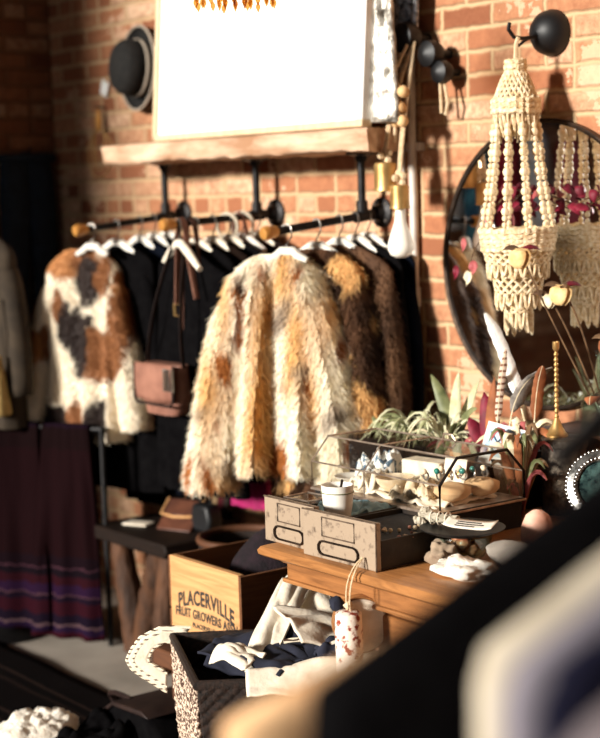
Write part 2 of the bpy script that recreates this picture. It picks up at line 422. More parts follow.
# ------------------------------------------------------------------ camera, light, room
def setup():
    psi, pit, roll = R(53), R(6.6), R(1.7)
    fw = Vector((-math.sin(psi)*math.cos(pit), math.cos(psi)*math.cos(pit), -math.sin(pit)))
    r0 = Vector((math.cos(psi), math.sin(psi), 0)); u0 = r0.cross(fw)
    r = r0*math.cos(roll)-u0*math.sin(roll); u = u0*math.cos(roll)+r0*math.sin(roll)
    cam = bpy.data.cameras.new('camera'); co = bpy.data.objects.new('camera', cam); COL.objects.link(co)
    M = Matrix((r, u, -fw)).transposed().to_4x4(); M.translation = (0, -3.3, 1.66); co.matrix_world = M
    cam.sensor_fit = 'AUTO'; cam.sensor_width = 36; cam.lens = 1600/738*36
    cam.clip_start = .05
    cam.dof.use_dof = True; cam.dof.focus_distance = 3.85; cam.dof.aperture_fstop = 2.3
    SC.camera = co
    SC.view_settings.view_transform = 'Standard'; SC.view_settings.look = 'None'; SC.view_settings.gamma = 1
    SC.view_settings.use_curve_mapping = False
    SC.view_settings.exposure = 0.0
    SC.cycles.use_denoising = True
    SC.cycles.max_bounces = 8; SC.cycles.transparent_max_bounces = 24
    w = bpy.data.worlds.new('world'); SC.world = w; w.use_nodes = True
    bg = w.node_tree.nodes['Background']; bg.inputs[0].default_value = (1.0, .92, .82, 1); bg.inputs[1].default_value = .03
    s = bpy.data.lights.new('sunlight', 'SUN'); s.energy = 8.0; s.angle = R(8); s.color = (1, .95, .87)
    so = bpy.data.objects.new('sunlight', s); COL.objects.link(so)
    so.rotation_euler = Vector((.06, 1, -.25)).to_track_quat('-Z', 'Y').to_euler()
    a = bpy.data.lights.new('window_daylight', 'AREA'); a.shape = 'RECTANGLE'; a.size = 7.2; a.size_y = 3.2; a.energy = 20; a.color = (.95, .96, 1)
    ao = bpy.data.objects.new('window_daylight', a); COL.objects.link(ao); ao.location = (-1.8, -5.1, 2.3)
    ao.rotation_euler = Vector((0, 1, -.08)).to_track_quat('-Z', 'Z').to_euler()
setup()

struct('wall_back', MB().bx(-6.3, 3, 0, .25, 0, 4.2), K['brick'])
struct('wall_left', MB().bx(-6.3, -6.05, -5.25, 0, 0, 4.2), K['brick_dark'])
WX0, WX1, WZ0, WZ1 = -5.82, 2.4, .6, 4.1          # the shopfront opening
mb = MB(); mb.bx(-6.3, WX0, -5.3, -5.05, 0, 4.2); mb.bx(WX1, 3, -5.3, -5.05, 0, 4.2)
mb.bx(WX0, WX1, -5.3, -5.05, 0, WZ0); mb.bx(WX0, WX1, -5.3, -5.05, WZ1, 4.2)
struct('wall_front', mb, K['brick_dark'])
struct('floor', MB().bx(-6.3, 3, -5.3, .25, -.1, 0), K['floor'])
struct('ceiling', MB().bx(-6.3, 3, -5.3, .25, 4.2, 4.3), K['ceiling'])
mb = MB()
for x in (WX0+.03, WX1-.03): mb.bx(x-.03, x+.03, -5.22, -5.16, WZ0, WZ1)
for z in (WZ0+.03, WZ1-.03): mb.bx(WX0, WX1, -5.22, -5.16, z-.03, z+.03)
struct('window_1', mb, K['darkwood'])

# ------------------------------------------------------------------ shelf on pipes, framed mirror, wall pieces
t = thing('wall_shelf', 'thick live-edge wooden shelf on the brick wall carrying the white-painted framed mirror', 'shelf', (-4.45, 0, 1.785))
def shelf_pt(i, j):
    x = -.755+1.55*i; q = 2*PI*j
    y0, y1 = -.27, -.015
    n = .018*mn.noise(Vector((x*5, 3, q*.2)))+.012*mn.noise(Vector((x*16, 1, q)))
    cy, sz = math.cos(q), math.sin(q)
    yy = (y0+y1)/2 + (y1-y0)/2*max(-1, min(1, cy*1.35)) + (n if cy < -.3 else 0)
    zz = .034*max(-1, min(1, sz*1.6)) + (n*.6 if sz < 0 else n*.05)
    if x > .5: x = x-(yy-y0)*.45*(x-.5)/.255     # the right end is sawn at a slant
    return (x, yy, zz)
mb = MB(); mb.grid(lambda a, b: shelf_pt(a, b), 60, 25)
n = 25; mb.f.append(tuple(range(n-1))); mb.f.append(tuple(59*n+k for k in range(n-1)))
finish('shelf_board', mb, K['board'], t, angle=60)

RX = (-5.067, -4.485, -3.916); RT = (1.518, 1.538, 1.516)
rl = ('leftmost black pipe rail, carrying the cowhide jacket', 'middle black pipe rail, carrying the shoulder bag', 'rightmost black pipe rail, carrying the patchwork fur coat')
def rail_y(i, y):  # height of the rail centre line at wall distance -y
    return 1.562+(RT[i]-1.562)*(-y/.455)
for i in range(3):
    dz = RT[i]-1.562
    t = thing('clothes_rail', rl[i], 'clothes rail', (RX[i], 0, 1.562), 0, 'pipe clothes rails under the shelf')
    tip = V(0, -.435, dz*.435/.455)
    finish('pipe', MB().tube([(0, 0, 0), tip], .0125, 12), K['iron'], t)
    mb = MB(); mb.lathe([(0, .0), (.046, .0), (.048, .004), (.048, .010), (.030, .016), (.022, .034), (0, .034)], 22, axisM((0, 0, 0), (0, -1, 0)))
    fl = finish('flange', mb, K['iron'], t)
    for k in range(4):
        a = PI/4+PI/2*k; finish('screw_head', MB().ball((.036*math.cos(a), -.011, .036*math.sin(a)), .006, 6), K['steel'], fl)
    y = -.085
    mb = MB().tube([(0, y, dz*.19+.0), (0, y, .192)], .0125, 12); finish('drop_pipe', mb, K['iron'], t)
    mb = MB().tube([(0, y-.03, dz*.25), (0, y+.03, dz*.12)], .0185, 12); mb.tube([(0, y, 0), (0, y, .04)], .0185, 12); finish('tee_fitting', mb, K['iron'], t)
    mb = MB().lathe([(0, 0), (.048, 0), (.048, .008), (.022, .014), (.016, .03), (0, .03)], 18, axisM((0, y, .192), (0, 0, -1))); finish('shelf_flange', mb, K['iron'], t)
    mb = MB().lathe([(0, -.012), (.017, -.012), (.019, -.004), (.019, .01), (.022, .016), (.023, .028), (.018, .038), (0, .041)], 16, axisM(tip, tip)); finish('end_knob', mb, K['brassknob'], t, label='dull brass end knob')

# the big leaning mirror, its bright window reflection painted plain white: local frame, base at shelf top, leaning back
t = thing('framed_mirror', 'large mirror in a thin pale frame leaning on the shelf, its bright reflection painted white', 'framed mirror', (-4.29, -.232, 1.822), rot=(R(-4.5), 0, 0))
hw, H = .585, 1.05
finish('painted_reflection', MB().bx(-hw+.02, hw-.03, -.012, .008, .02, H-.02), K['whitepaint_and_reflection'], t)
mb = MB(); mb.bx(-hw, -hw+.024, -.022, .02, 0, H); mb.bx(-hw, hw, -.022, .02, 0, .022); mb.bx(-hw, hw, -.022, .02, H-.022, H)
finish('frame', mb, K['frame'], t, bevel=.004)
finish('frame_stile', MB().bx(hw-.034, hw, -.022, .02, .022, H-.022), K['whitepaint_and_reflection'], t, bevel=.004, label='white right stile')
mb = MB()
mb.grid(lambda u, v: ((.09-.10*v)*u+.004*mn.noise(Vector((u*9, v*20, 0)))-.012*v, .010*mn.noise(Vector((u*8, v*16, 4)))+.03*u, .012+.72*v), 8, 40)
o = finish('silver_frame', mb, K['silver'], solid=.02, loc=(-3.702, -.215, 1.823), rot=(R(-4.5), 0, 0)); tag(o, 'flaking silver frame piece tapering upwards beside the white-painted mirror at the shelf end', 'frame')
mb = MB()
mb.grid(lambda u, v: (-3.79+.12*u+.02*math.sin(v*5), -.05-.02*math.sin(u*9)-.01*v, 2.05+.8*v), 14, 24)
o = finish('sequined_scarf', mb, K['sequin'], solid=.006); tag(o, 'dark silver sequined scarf hanging high beside the silver frame', 'scarf')

# hat on the wall: brim against the bricks, crown outwards
t = thing('bowler_hat', 'black felt bowler hat hung on the brick wall left of the white-painted mirror', 'hat', (-5.29, -.022, 2.115), rot=(0, 0, 0))
A = axisM((0, 0, 0), (-.12, -1, .05))
finish('crown', MB().lathe([(.100, 0), (.104, .025), (.106, .055), (.102, .085), (.085, .105), (.05, .115), (0, .118)], 28, A), K['felt'], t)
mb = MB(); mb.lathe([(.098, .004), (.130, .0), (.150, .012), (.156, .024), (.159, .022), (.153, .004), (.13, -.008), (.098, -.006), (.098, .004)], 32, A)
finish('brim', mb, K['felt'], t)
finish('ribbon', MB().lathe([(.1055, .006), (.1085, .034)], 28, A), K['ribbon'], t, solid=.003, label='grey ribbon band')
finish('brim_binding', MB().tube([A @ Vector((.158*math.cos(a), .158*math.sin(a), .023)) for a in [2*PI*k/36 for k in range(36)]], .005, 6, closed=True), K['ribbon'], t, label='grey bound brim edge')
# white tag + necklaces
t = thing('price_tag', 'small white tag pinned to the bricks left of the hat', 'tag', (-5.60, -.012, 2.06), rot=(0, R(22), 0))
finish('tag_card', MB().bx(-.026, .026, -.002, .002, -.03, .03), K['card'], t, bevel=.001)
finish('tag_pin', MB().ball((0, -.004, .022), .004, 6), K['steel'], t)
t = thing('necklace', 'bundle of gold chain necklaces hanging from a nail below the white tag', 'necklace', (-5.62, -.02, 1.985))
finish('nail', MB().tube([(0, .02, .0), (0, -.03, .004)], .004, 6), K['iron'], t)
finish('clasp_bundle', MB().ball((0, -.014, -.05), (.016, .012, .05), 8), K['brassknob'], t)
for k, (dx, dz) in enumerate(((.07, .17), (.11, .2), (.045, .14))):
    finish('chain', MB().tube(bez((-.012, -.014, -.08), (-dx*1.3, -.012, -dz*.8), (-dx*.6, -.012, -dz-.06), 9)+bez((-dx*.5, -.012, -dz-.07), (dx*.2, -.02, -dz-.1), (dx*.7, -.012, -dz-.03), 7)+bez((dx*.8, -.012, -dz), (dx*1.2, -.012, -dz*.7), (.012, -.014, -.08), 9), .0028, 5), K['brass'], t)
# jeans and dark garments on the left wall
t = thing('jeans', 'dark blue jeans hanging by the waist on the shaded left brick wall', 'jeans', (-6.03, -.16, 1.80))
finish('wall_hook', MB().tube([(-.02, 0, .02), (.05, 0, .02), (.06, 0, .04)], .006, 6), K['iron'], t)
for y, x1 in ((-.062, .0), (.062, .015)):
    mb = MB(); mb.tube([(.035, y*.9, -.02), (.045, y, -.15), (.04, y*1.1, -.5), (.035+x1, y*1.15, -1.0)], [.062, .068, .06, .058], 12, flat=1.0, M=Matrix.Diagonal((.5, 1, 1, 1)))
    finish('leg', mb, K['denim'], t)
finish('waistband', MB().tube([(.018+.034*math.cos(a), .125*math.sin(a), 0) for a in [2*PI*k/24 for k in range(24)]], .018, 8, closed=True), K['denim'], t)
# conduits on the wall
mb = MB().tube([(-3.745, -.02, 0), (-3.745, -.02, 1.60)], .0125, 12); mb.tube([(-3.745, -.02, 1.60), (-3.745, -.02, 4.2)], .0125, 12)
t = thing('conduit_pipe', 'white-painted conduit running up the bricks beside the pendant bulb', 'pipe', (-3.745, -.02, 0))
finish('pipe', MB().tube([(0, 0, 0), (0, 0, 4.2)], .0135, 12), K['conduit'], t)
finish('coupling', MB().tube([(0, 0, 1.27), (0, 0, 1.33)], .018, 12), K['conduit'], t)
mb = MB(); mb.bx(-.035, .035, .0, .02, 1.75, 1.775); finish('pipe_strap', mb, K['conduit'], t)
o = finish('wire_cable', MB().tube([(-3.805, -.012, .1), (-3.80, -.012, 1.2), (-3.797, -.012, 4.2)], .006, 8), K['conduit']); tag(o, 'thin pale cable running beside the white conduit', 'cable')
# door-knob style hooks
def knob_hook(loc, label, loop=True, s=1.0, d=(0, -1, 0)):
    t = thing('coat_hook', label, 'wall hook', loc, 0, 'black knob hooks by the conduit')
    finish('knob', MB().lathe([(0, .0), (.014*s, 0), (.012*s, .03*s), (.03*s, .045*s), (.042*s, .07*s), (.038*s, .095*s), (.015*s, .108*s), (0, .11*s)], 18, axisM((0, 0, 0), d)), K['blackplastic'], t)
    if loop: finish('cord_loop', MB().tube([(.004, -.07*s, -.03), (.022, -.075*s, -.09), (.012, -.075*s, -.125), (-.006, -.075*s, -.12), (-.014, -.07*s, -.03)], .005, 6), K['rope'], t)
    return t
knob_hook((-3.685, -.0, 2.085), 'black round knob hook in front of the white conduit, holding the corded pendants', False, 1.15)
knob_hook((-3.59, -.0, 2.03), 'black round knob hook just right of the conduit, upper of the close pair', False, 1.0)
knob_hook((-3.555, -.0, 1.975), 'black knob hook with a cord loop, lower of the close pair', True, .85)
# pendants
def pendant(loc, label, bulb, tp, s=1.0):
    t = thing('pendant_light', label, 'pendant light', loc, 0, 'corded brass pendants')
    S = Matrix.Scale(s, 4)
    finish('socket', MB().lathe([(.012, .045), (.03, .043), (.034, .037), (.034, -.03), (.036, -.034), (.036, -.04), (.02, -.042), (0, -.042)], 20, S), K['brass'], t, label='brass cylinder socket')
    mb = MB()
    for k in range(2):
        mb.tube(bez((.006*k-.003, 0, .05), (.016*(k-.5), .01, .2), tp, 8), .0045, 6)
    finish('cord', mb, K['rope'], t)
    mb = MB()
    for k in range(5): mb.ball((.014*math.cos(k*2.2), .013*math.sin(k*2.2), .05*s+.007*k), .012, 7)
    finish('cord_knot', mb, K['rope'], t)
    if bulb:
        finish('bulb', MB().lathe([(.017, -.04), (.017, -.058), (.022, -.09), (.036, -.13), (.046, -.165), (.046, -.185), (.036, -.203), (.018, -.212), (0, -.214)], 24, S), K['milkglass'], t, label='frosted white teardrop bulb')
    return t
pendant((-3.675, -.19, 1.672), 'brass pendant socket without a bulb hanging left of the white bulb', False, (.03, .10, .40))
pendant((-3.612, -.19, 1.612), 'pendant with white teardrop bulb hanging beside the conduit', True, (-.033, .10, .46), .84)
t = thing('bead_garland', 'big wooden beads on a cord hanging above the brass sockets', 'beads', (-3.625, -.16, 1.875))
finish('cord', MB().tube([(-.03, .06, .20), (-.04, 0, .1), (-.03, 0, 0), (-.04, 0, -.1)], .006, 6), K['rope'], t)
for k, p in enumerate(((-.035, 0, .06), (-.03, 0, .015), (-.0, -.01, .0), (.022, -.015, .045), (.012, -.012, -.04), (-.03, 0, -.04))):
    finish('bead', MB().ball(p, .0185, 12), K['woodbead'], t)

# ------------------------------------------------------------------ garments
def garment_shape(L, sh=.21, hem=.26, neck=.06, drop=.075, ts=.045, th=.08, folds=7, amp=.018, open_front=0, seed=1, nu=44, nv=30, colf=None, straight=False):
    """closed cloth body hanging from a hanger; origin at the neck, width along x, front at -y"""
    vs = []; cols = []
    for j in range(nv):
        s = j/(nv-1); q = s**1.3
        z = -L*q
        a = min(1, (-z)/drop) if drop else 1
        w = neck+(sh-neck)*(a if straight else math.sin(a*PI/2)**.9)
        if a >= 1: w = sh+(hem-sh)*((-z-drop)/(L-drop))
        d = ts*(.35+.65*a) if a < 1 else ts+(th-ts)*min(1, (-z-drop)/(L*.6))
        for i in range(nu):
            u = 2*PI*i/nu
            cx, sy = math.cos(u), math.sin(u)
            x = w*(abs(cx)**.8)*(1 if cx > 0 else -1); y = d*(abs(sy)**.8)*(1 if sy > 0 else -1)
            f = amp*q**.7*(math.sin(folds*cx*2.2+seed*1.7+q*1.2)+.6*mn.noise(Vector((cx*4+seed, sy*2, z*3))))
            y += f*(1 if sy < 0 else .6)
            if open_front and sy < 0: y += open_front*math.exp(-(x/.03)**2)*min(1, a)
            x += .3*f
            vs.append((x, y, z)); 
            if colf: cols.append(colf(x, y, z))
    fs = []
    for j in range(nv-1):
        for i in range(nu): fs.append((j*nu+i, j*nu+(i+1) % nu, (j+1)*nu+(i+1) % nu, (j+1)*nu+i))
    fs.append(tuple(range(nu)))
    return vs, fs, cols

def sleeve_shape(side, sh, L, r0=.06, r1=.065, drop=.075, out=.07, fwd=-.03, n=14, m=16, colf=None, seed=0):
    vs = []; cols = []; fs = []
    p0 = V(side*(sh-.045), 0, -drop-.03); p1 = V(side*(sh+.03), fwd*.3, -drop-L*.45); p2 = V(side*(sh+out), fwd, -drop-L)
    P = bez(p0, p1, p2, m)
    for j, p in enumerate(P):
        t = j/(m-1); r = r0+(r1-r0)*t
        if t > .97: r *= .9
        if t < .1: r *= .75+2.5*t
        for i in range(n):
            u = 2*PI*i/n
            k = 1+.12*mn.noise(Vector((math.cos(u)*2+seed, math.sin(u)*2, p.z*9)))
            q = (p.x+r*k*math.cos(u)*.95, p.y+r*k*math.sin(u), p.z+.25*r*math.cos(u)*side*(1-t))
            vs.append(q)
            if colf: cols.append(colf(*q))
    for j in range(m-1):
        for i in range(n): fs.append((j*n+i, j*n+(i+1) % n, (j+1)*n+(i+1) % n, (j+1)*n+i))
    fs.append(tuple(range(n))); fs.append(tuple((m-1)*n+i for i in range(n)))
    return vs, fs, cols

def tufts(mb, vs, fs, count, length, width, colf, down=.8, out=.55, seed=3, jit=.12):
    """short fur locks over a surface, within the same mesh"""
    rnd = random.Random(seed)
    quads = [f for f in fs if len(f) == 4]
    ctr = [sum((Vector(vs[i]) for i in f), Vector())/4 for f in quads]
    nor = []; area = []
    for f in quads:
        n = (Vector(vs[f[2]])-Vector(vs[f[0]])).cross(Vector(vs[f[3]])-Vector(vs[f[1]])); area.append(n.length); nor.append(n.normalized() if n.length else V(0, -1, 0))
    cen = sum(ctr, Vector())/len(ctr)
    pick = rnd.choices(range(len(quads)), weights=area, k=count)
    v2, f2, c2 = [], [], []
    for k in pick:
        f = quads[k]; a, b = rnd.random(), rnd.random()
        p = (Vector(vs[f[0]])*(1-a)+Vector(vs[f[1]])*a)*(1-b)+(Vector(vs[f[3]])*(1-a)+Vector(vs[f[2]])*a)*b
        n = nor[k]; c0 = Vector((cen.x, cen.y, p.z))
        if n.dot(p-c0) < 0: n = -n
        d = (n*out+V(0, 0, -down)+V(rnd.uniform(-.35, .35), rnd.uniform(-.35, .35), rnd.uniform(-.2, .2))).normalized()
        l = length*rnd.uniform(.6, 1.3); sd = d.cross(n)
        sd = sd.normalized()*width if sd.length > 1e-4 else V(width, 0, 0)
        o = len(v2)
        v2 += [p-sd, p+sd, p+d*l*.55+sd*.7+n*width, p+d*l+n*width*.4]
        f2 += [(o, o+1, o+2), (o, o+2, o+3)]
        col = colf(p.x, p.y, p.z); g = rnd.uniform(1-jit, 1+jit); col = tuple(min(1, x*g) for x in col[:3])
        c2 += [col]*4
    mb.add(v2, f2, col=c2)

def mesh_of(sh, colf=None):
    mb = MB(); mb.add(sh[0], sh[1], col=sh[2] if colf else None); return mb

def mixrgb(a, b, t):
    t = max(0, min(1, t)); return tuple(a[i]*(1-t)+b[i]*t for i in range(3))
CR, TN, RU, GR, DK = [srgb(*c)[:3] for c in ((248, 236, 212), (224, 178, 116), (166, 100, 50), (140, 120, 102), (58, 40, 30))]
def fox(x, y, z):
    n1 = mn.noise(Vector((x*15+3, y*5, z*4.2))); n2 = mn.noise(Vector((x*24+9, y*8, z*8+5))); n3 = mn.noise(Vector((x*9, 7, z*7.5+2)))
    c = mixrgb(CR, TN, .12+1.6*n1)
    c = mixrgb(c, RU, (n2-.24)*5)
    c = mixrgb(c, GR, (n3-.30)*4)
    return mixrgb(c, DK, (n2*.6+n3*.7-.48)*6)
def fox_dark(x, y, z):
    n1 = mn.noise(Vector((x*11+13, y*5, z*9.2))); n2 = mn.noise(Vector((x*20+9, y*8, z*14+5)))
    c = mixrgb(DK, srgb(92, 62, 42)[:3], .5+1.2*n2)
    return mixrgb(c, srgb(216, 168, 108)[:3], (n1-.12)*7)
def fox_brown(x, y, z):
    n2 = mn.noise(Vector((x*20+9, y*8, z*6+5)))
    return mixrgb(srgb(58, 40, 30)[:3], srgb(104, 74, 52)[:3], .5+1.2*n2)

WH, BR, TA, BK = [srgb(*c)[:3] for c in ((240, 226, 202), (134, 84, 48), (182, 124, 76), (40, 28, 24))]
SPOTS = [  # (x, z, rx, rz, colour) on the jacket, metres from its neck
    (-.08, -.045, .09, .05, TA), (.02, -.03, .06, .035, BR), (.045, -.115, .055, .10, BK), (.105, -.10, .035, .09, BR), (-.055, -.28, .035, .09, BK),
    (.09, -.375, .10, .10, BR), (.0, -.34, .04, .13, BK), (-.145, -.35, .03, .07, BR), (-.09, -.20, .02, .06, BR), (.17, -.30, .05, .14, BR), (-.19, -.36, .05, .06, TA),
    (-.02, -.62, .045, .085, BR), (.075, -.61, .045, .07, BK), (-.115, -.63, .055, .085, BK), (.05, -.255, .02, .03, BK), (.2, -.12, .05, .06, TA)]
def cow(x, y, z):
    c = WH
    wx = x+.022*mn.noise(Vector((x*16, y*6, z*16))); wz = z+.03*mn.noise(Vector((x*14+5, y*6, z*14)))
    for sx, sz, rx, rz, col in SPOTS:
        k = math.hypot((wx-sx)/rx, (wz-sz)/rz)
        if k < 1.08: c = mixrgb(c, col, (1.08-k)*8)
    if y > .01: c = mixrgb(c, BR, (mn.noise(Vector((x*6, 3, z*6)))-.05)*9)
    return c

def coat(name, label, cat, loc, rz, L, mat_, colf=None, fur=None, sleeves=True, sl=.5, group=None, lining=None, sr=(.06, .068), sout=.07, **kw):
    t = thing(name, label, cat, loc, rz, group)
    b = garment_shape(L, colf=colf, **kw); mb = mesh_of(b, colf)
    if fur: tufts(mb, b[0], b[1], fur[0], fur[1], fur[2], colf, seed=len(label))
    finish('body', mb, mat_, t, angle=180)
    if sleeves:
        for sd in (-1, 1):
            s = sleeve_shape(sd, kw.get('sh', .21), sl, sr[0], sr[1], kw.get('drop', .075), colf=colf, seed=sd*3, out=sout); mb = mesh_of(s, colf)
            if fur: tufts(mb, s[0], s[1], int(fur[0]*.38), fur[1], fur[2], colf, seed=sd+9)
            finish('sleeve', mb, mat_, t, angle=180)
    return t

def hanger(loc, rz, label, mat_, group, w=.065, thin=False):
    """loc is the rail centre line; the hook goes over the rail"""
    t = thing('clothes_hanger', label, 'hanger', loc, rz, group)
    pts = arc((0, 0, 0), .0165, -.3, PI+.35, 9, 'xz'); 
    M90 = Matrix.Rotation(PI/2, 4, 'Z')
    hk = [(p[0], 0, p[2]) for p in pts][::-1]
    hk = [(-.016, 0, -.006)]+hk[1:] if False else hk
    finish('hook', MB().tube(pts[::-1]+[(.017, 0, -.02), (.0, 0, -.045), (0, 0, -.068)], .0026, 6), K['steel'], t)
    r = .007 if thin else .013
    mb = MB().tube([(-w, 0, -.068-.4*w), (-w*.5, 0, -.068-.16*w), (-.02, 0, -.066), (.02, 0, -.066), (w*.5, 0, -.068-.16*w), (w, 0, -.068-.4*w)], [r*.7, r*1.1, r*1.1, r*1.1, r*1.1, r*.7], 8, flat=1.0)
    finish('shoulder_bar', mb, mat_, t)
    return t

def on_rail(i, y): return V(RX[i], y, rail_y(i, y))
HW = 'hangers on the pipe rails'
# ---- left rail
def hang_pair(i, y, rz, fn, hl, hm, dz=-.075, dx=0):
    p = on_rail(i, y); hanger(p, rz, hl, hm, HW, w=.065 if y < -.35 else .115)
    return fn(p+V(dx, 0, dz), rz)
a30 = R(28)
hang_pair(0, -.405, a30, lambda p, r: coat('fur_jacket', 'brown and white cowhide jacket at the outer end of the left rail', 'jacket', p, r, .70, K['hide'], cow, (16000, .016, .0018), sh=.155, hem=.165, ts=.05, th=.075, sl=.56, drop=.09, open_front=.03, amp=.016, folds=4, seed=2, sr=(.055, .062), sout=.065), 'white hanger holding the brown and white cowhide jacket', K['ceramic'], dx=-.07)
hang_pair(0, -.30, R(14), lambda p, r: coat('jacket', 'black jacket hanging immediately behind the cowhide jacket', 'jacket', p, r, .9, K['darkcloth'], None, None, True, sh=.18, hem=.19, ts=.022, th=.03, folds=5, amp=.008, seed=9, sl=.5, sr=(.03, .032), sout=.03, group='dark garments on the pipe rails'), 'hanger holding the black jacket immediately behind the cowhide jacket', K['ceramic'])
for k, (y, c, L, lb) in enumerate(((-.20, 'navycloth', .92, 'dark navy jacket hanging second behind the cowhide jacket'), (-.14, 'darkcloth', 1.0, 'black coat hanging third behind the cowhide jacket'), (-.08, 'navycloth', .85, 'dark navy shirt hanging closest to the wall on the left rail'))):
    hang_pair(0, y, R(6), lambda p, r: coat('jacket', lb, 'jacket', p, r, L, K[c], None, None, True, sh=.21, hem=.22, ts=.022, th=.03, folds=5, amp=.008, seed=k+11, sl=.5, sr=(.03, .032), sout=.03, group='dark garments on the pipe rails'), 'hanger holding the '+lb.split(' hanging')[0]+(' behind the cowhide jacket' if k < 2 else ' nearest the bricks'), K['ceramic'])
# ---- middle rail
hang_pair(1, -.34, R(8), lambda p, r: coat('sequin_dress', 'black dress sprinkled with small sequins on the middle rail behind the shoulder bag', 'dress', p, r, (.84), K['darkcloth'], None, None, False, sh=.19, hem=.22, ts=.025, th=.04, folds=6, amp=.012, seed=21), 'white hanger holding the sequined black dress', K['linen'])
for k, (y, c, L, lb) in enumerate(((-.27, 'browncloth', .8, 'dark brown jacket on the middle rail just behind the sequined dress'), (-.205, 'darkcloth', .8, 'black jacket second behind the sequined dress'), (-.085, 'browncloth', .75, 'dark brown coat nearest the wall on the middle rail'))):
    hang_pair(1, y, R(5), lambda p, r: coat('jacket', lb, 'jacket', p, r, L, K[c], None, None, True, sh=.20, hem=.21, ts=.022, th=.03, folds=5, amp=.008, seed=k+31, sl=.5, sr=(.03, .032), sout=.03, group='dark garments on the pipe rails'), 'cream hanger holding the '+lb.split(' on the middle rail')[0].split(' nearest')[0]+(' behind the sequined dress' if k < 2 else ' nearest the wall'), K['linen'])
# ---- right rail
hang_pair(2, -.385, R(30), lambda p, r: coat('fur_coat', 'bushy cream and rust patchwork fur coat at the outer end of the right rail', 'fur coat', p, r, .655, K['fur'], fox, (40000, .042, .0024), sh=.16, hem=.195, ts=.065, th=.095, sl=.62, drop=.10, open_front=.07, amp=.03, folds=4, seed=3, sr=(.07, .08), sout=.075), 'white hanger holding the cream and rust fur coat', K['ceramic'], dx=-.05)
hang_pair(2, -.27, R(14), lambda p, r: coat('fur_coat', 'dark brown fur coat with tan patches, second on the right rail', 'fur coat', p, r, .76, K['fur'], fox_dark, (16000, .03, .0024), sh=.175, hem=.19, ts=.045, th=.055, sl=.6, drop=.09, amp=.012, seed=5, sr=(.05, .055), sout=.03), 'white hanger holding the dark brown fur coat with tan patches', K['ceramic'])
hang_pair(2, -.18, R(8), lambda p, r: coat('fur_coat', 'plain dark brown fur coat, third on the right rail', 'fur coat', p, r, .84, K['fur'], fox_brown, (9000, .025, .0022), sh=.215, hem=.225, ts=.035, th=.04, sl=.6, drop=.09, amp=.01, seed=6, sr=(.04, .045), sout=.03), 'white hanger holding the plain dark brown fur coat', K['ceramic'])
for k, (y, c, L, lb) in enumerate(((-.115, 'darkcloth', 1.0, 'black coat just behind the plain dark brown fur coat'), (-.065, 'navycloth', .95, 'navy coat nearest the wall on the right rail'))):
    hang_pair(2, y, R(3), lambda p, r: coat('jacket', lb, 'jacket', p, r, L, K[c], None, None, True, sh=.21, hem=.22, ts=.018, th=.022, folds=5, amp=.005, seed=k+41, sl=.5, sr=(.022, .024), sout=.02, group='dark garments on the pipe rails'), 'white hanger holding the '+lb.split(' just')[0].split(' nearest')[0]+' on the right rail', K['ceramic'])
# empty hanger, bag and belts on the middle rail
hanger(on_rail(1, -.405), R(-14), 'empty cream hanger at the outer end of the middle rail', K['linen'], HW, w=.19)
p = on_rail(1, -.375)
t = thing('shoulder_bag', 'taupe leather shoulder bag hanging by long dark straps from the middle rail', 'bag', (-4.575, -.42, .90))
def bag_pt(u, v):   # rounded pouch
    a = 2*PI*u; w = .115+.008*math.sin(v*PI); z = .17*v
    c, s_ = math.cos(a), math.sin(a)
    rr = (1-.35*max(0, .25-v)*4*.6)
    return (w*(abs(c)**.55)*(1 if c > 0 else -1)*rr, .042*(1-.25*v)*(abs(s_)**.7)*(1 if s_ > 0 else -1), z)
mb = MB(); mb.grid(bag_pt, 28, 9, closed_u=True); mb.f.append(tuple(i*9 for i in range(28))); mb.f.append(tuple(i*9+8 for i in range(28)))
finish('pouch', mb, K['taupeleather'], t)
mb = MB(); mb.grid(lambda u, v: (-.12+.24*u, -.046-.004*math.sin(v*PI)-.002, .172-.135*v*(1-.10*abs(u-.5)*2)), 12, 8)
finish('flap', mb, K['taupeleather'], t, solid=.006)
finish('flap_binding', MB().tube([(-.122, -.05, .172), (-.12, -.055, .05), (-.1, -.056, .036), (.1, -.056, .036), (.12, -.055, .05), (.122, -.05, .172)], .005, 6), K['darkleather'], t)
top = p-V(-4.575, -.42, .90)+V(0, 0, .018)
for k, (x0, mid) in enumerate(((-.115, (-.06, -.03, .35)), (.112, (.15, -.05, .36)))):
    mb = MB(); P = bez((x0, -.0, .15), mid, top+V(.004*k, -.012+.02*k, 0), 12)
    mb.tube(P, .008, 6, flat=.35); finish('strap', mb, K['darkleather'], t)
mb = MB()
bz = [(.085, -.062, .09), (.135, -.062, .09), (.135, -.062, .16), (.085, -.062, .16)]
mb.tube(bz, .006, 6, closed=True); mb.tube([(.11, -.062, .09), (.11, -.064, .16)], .004, 6); finish('buckle', mb, K['steel'], t, label='square metal buckle')
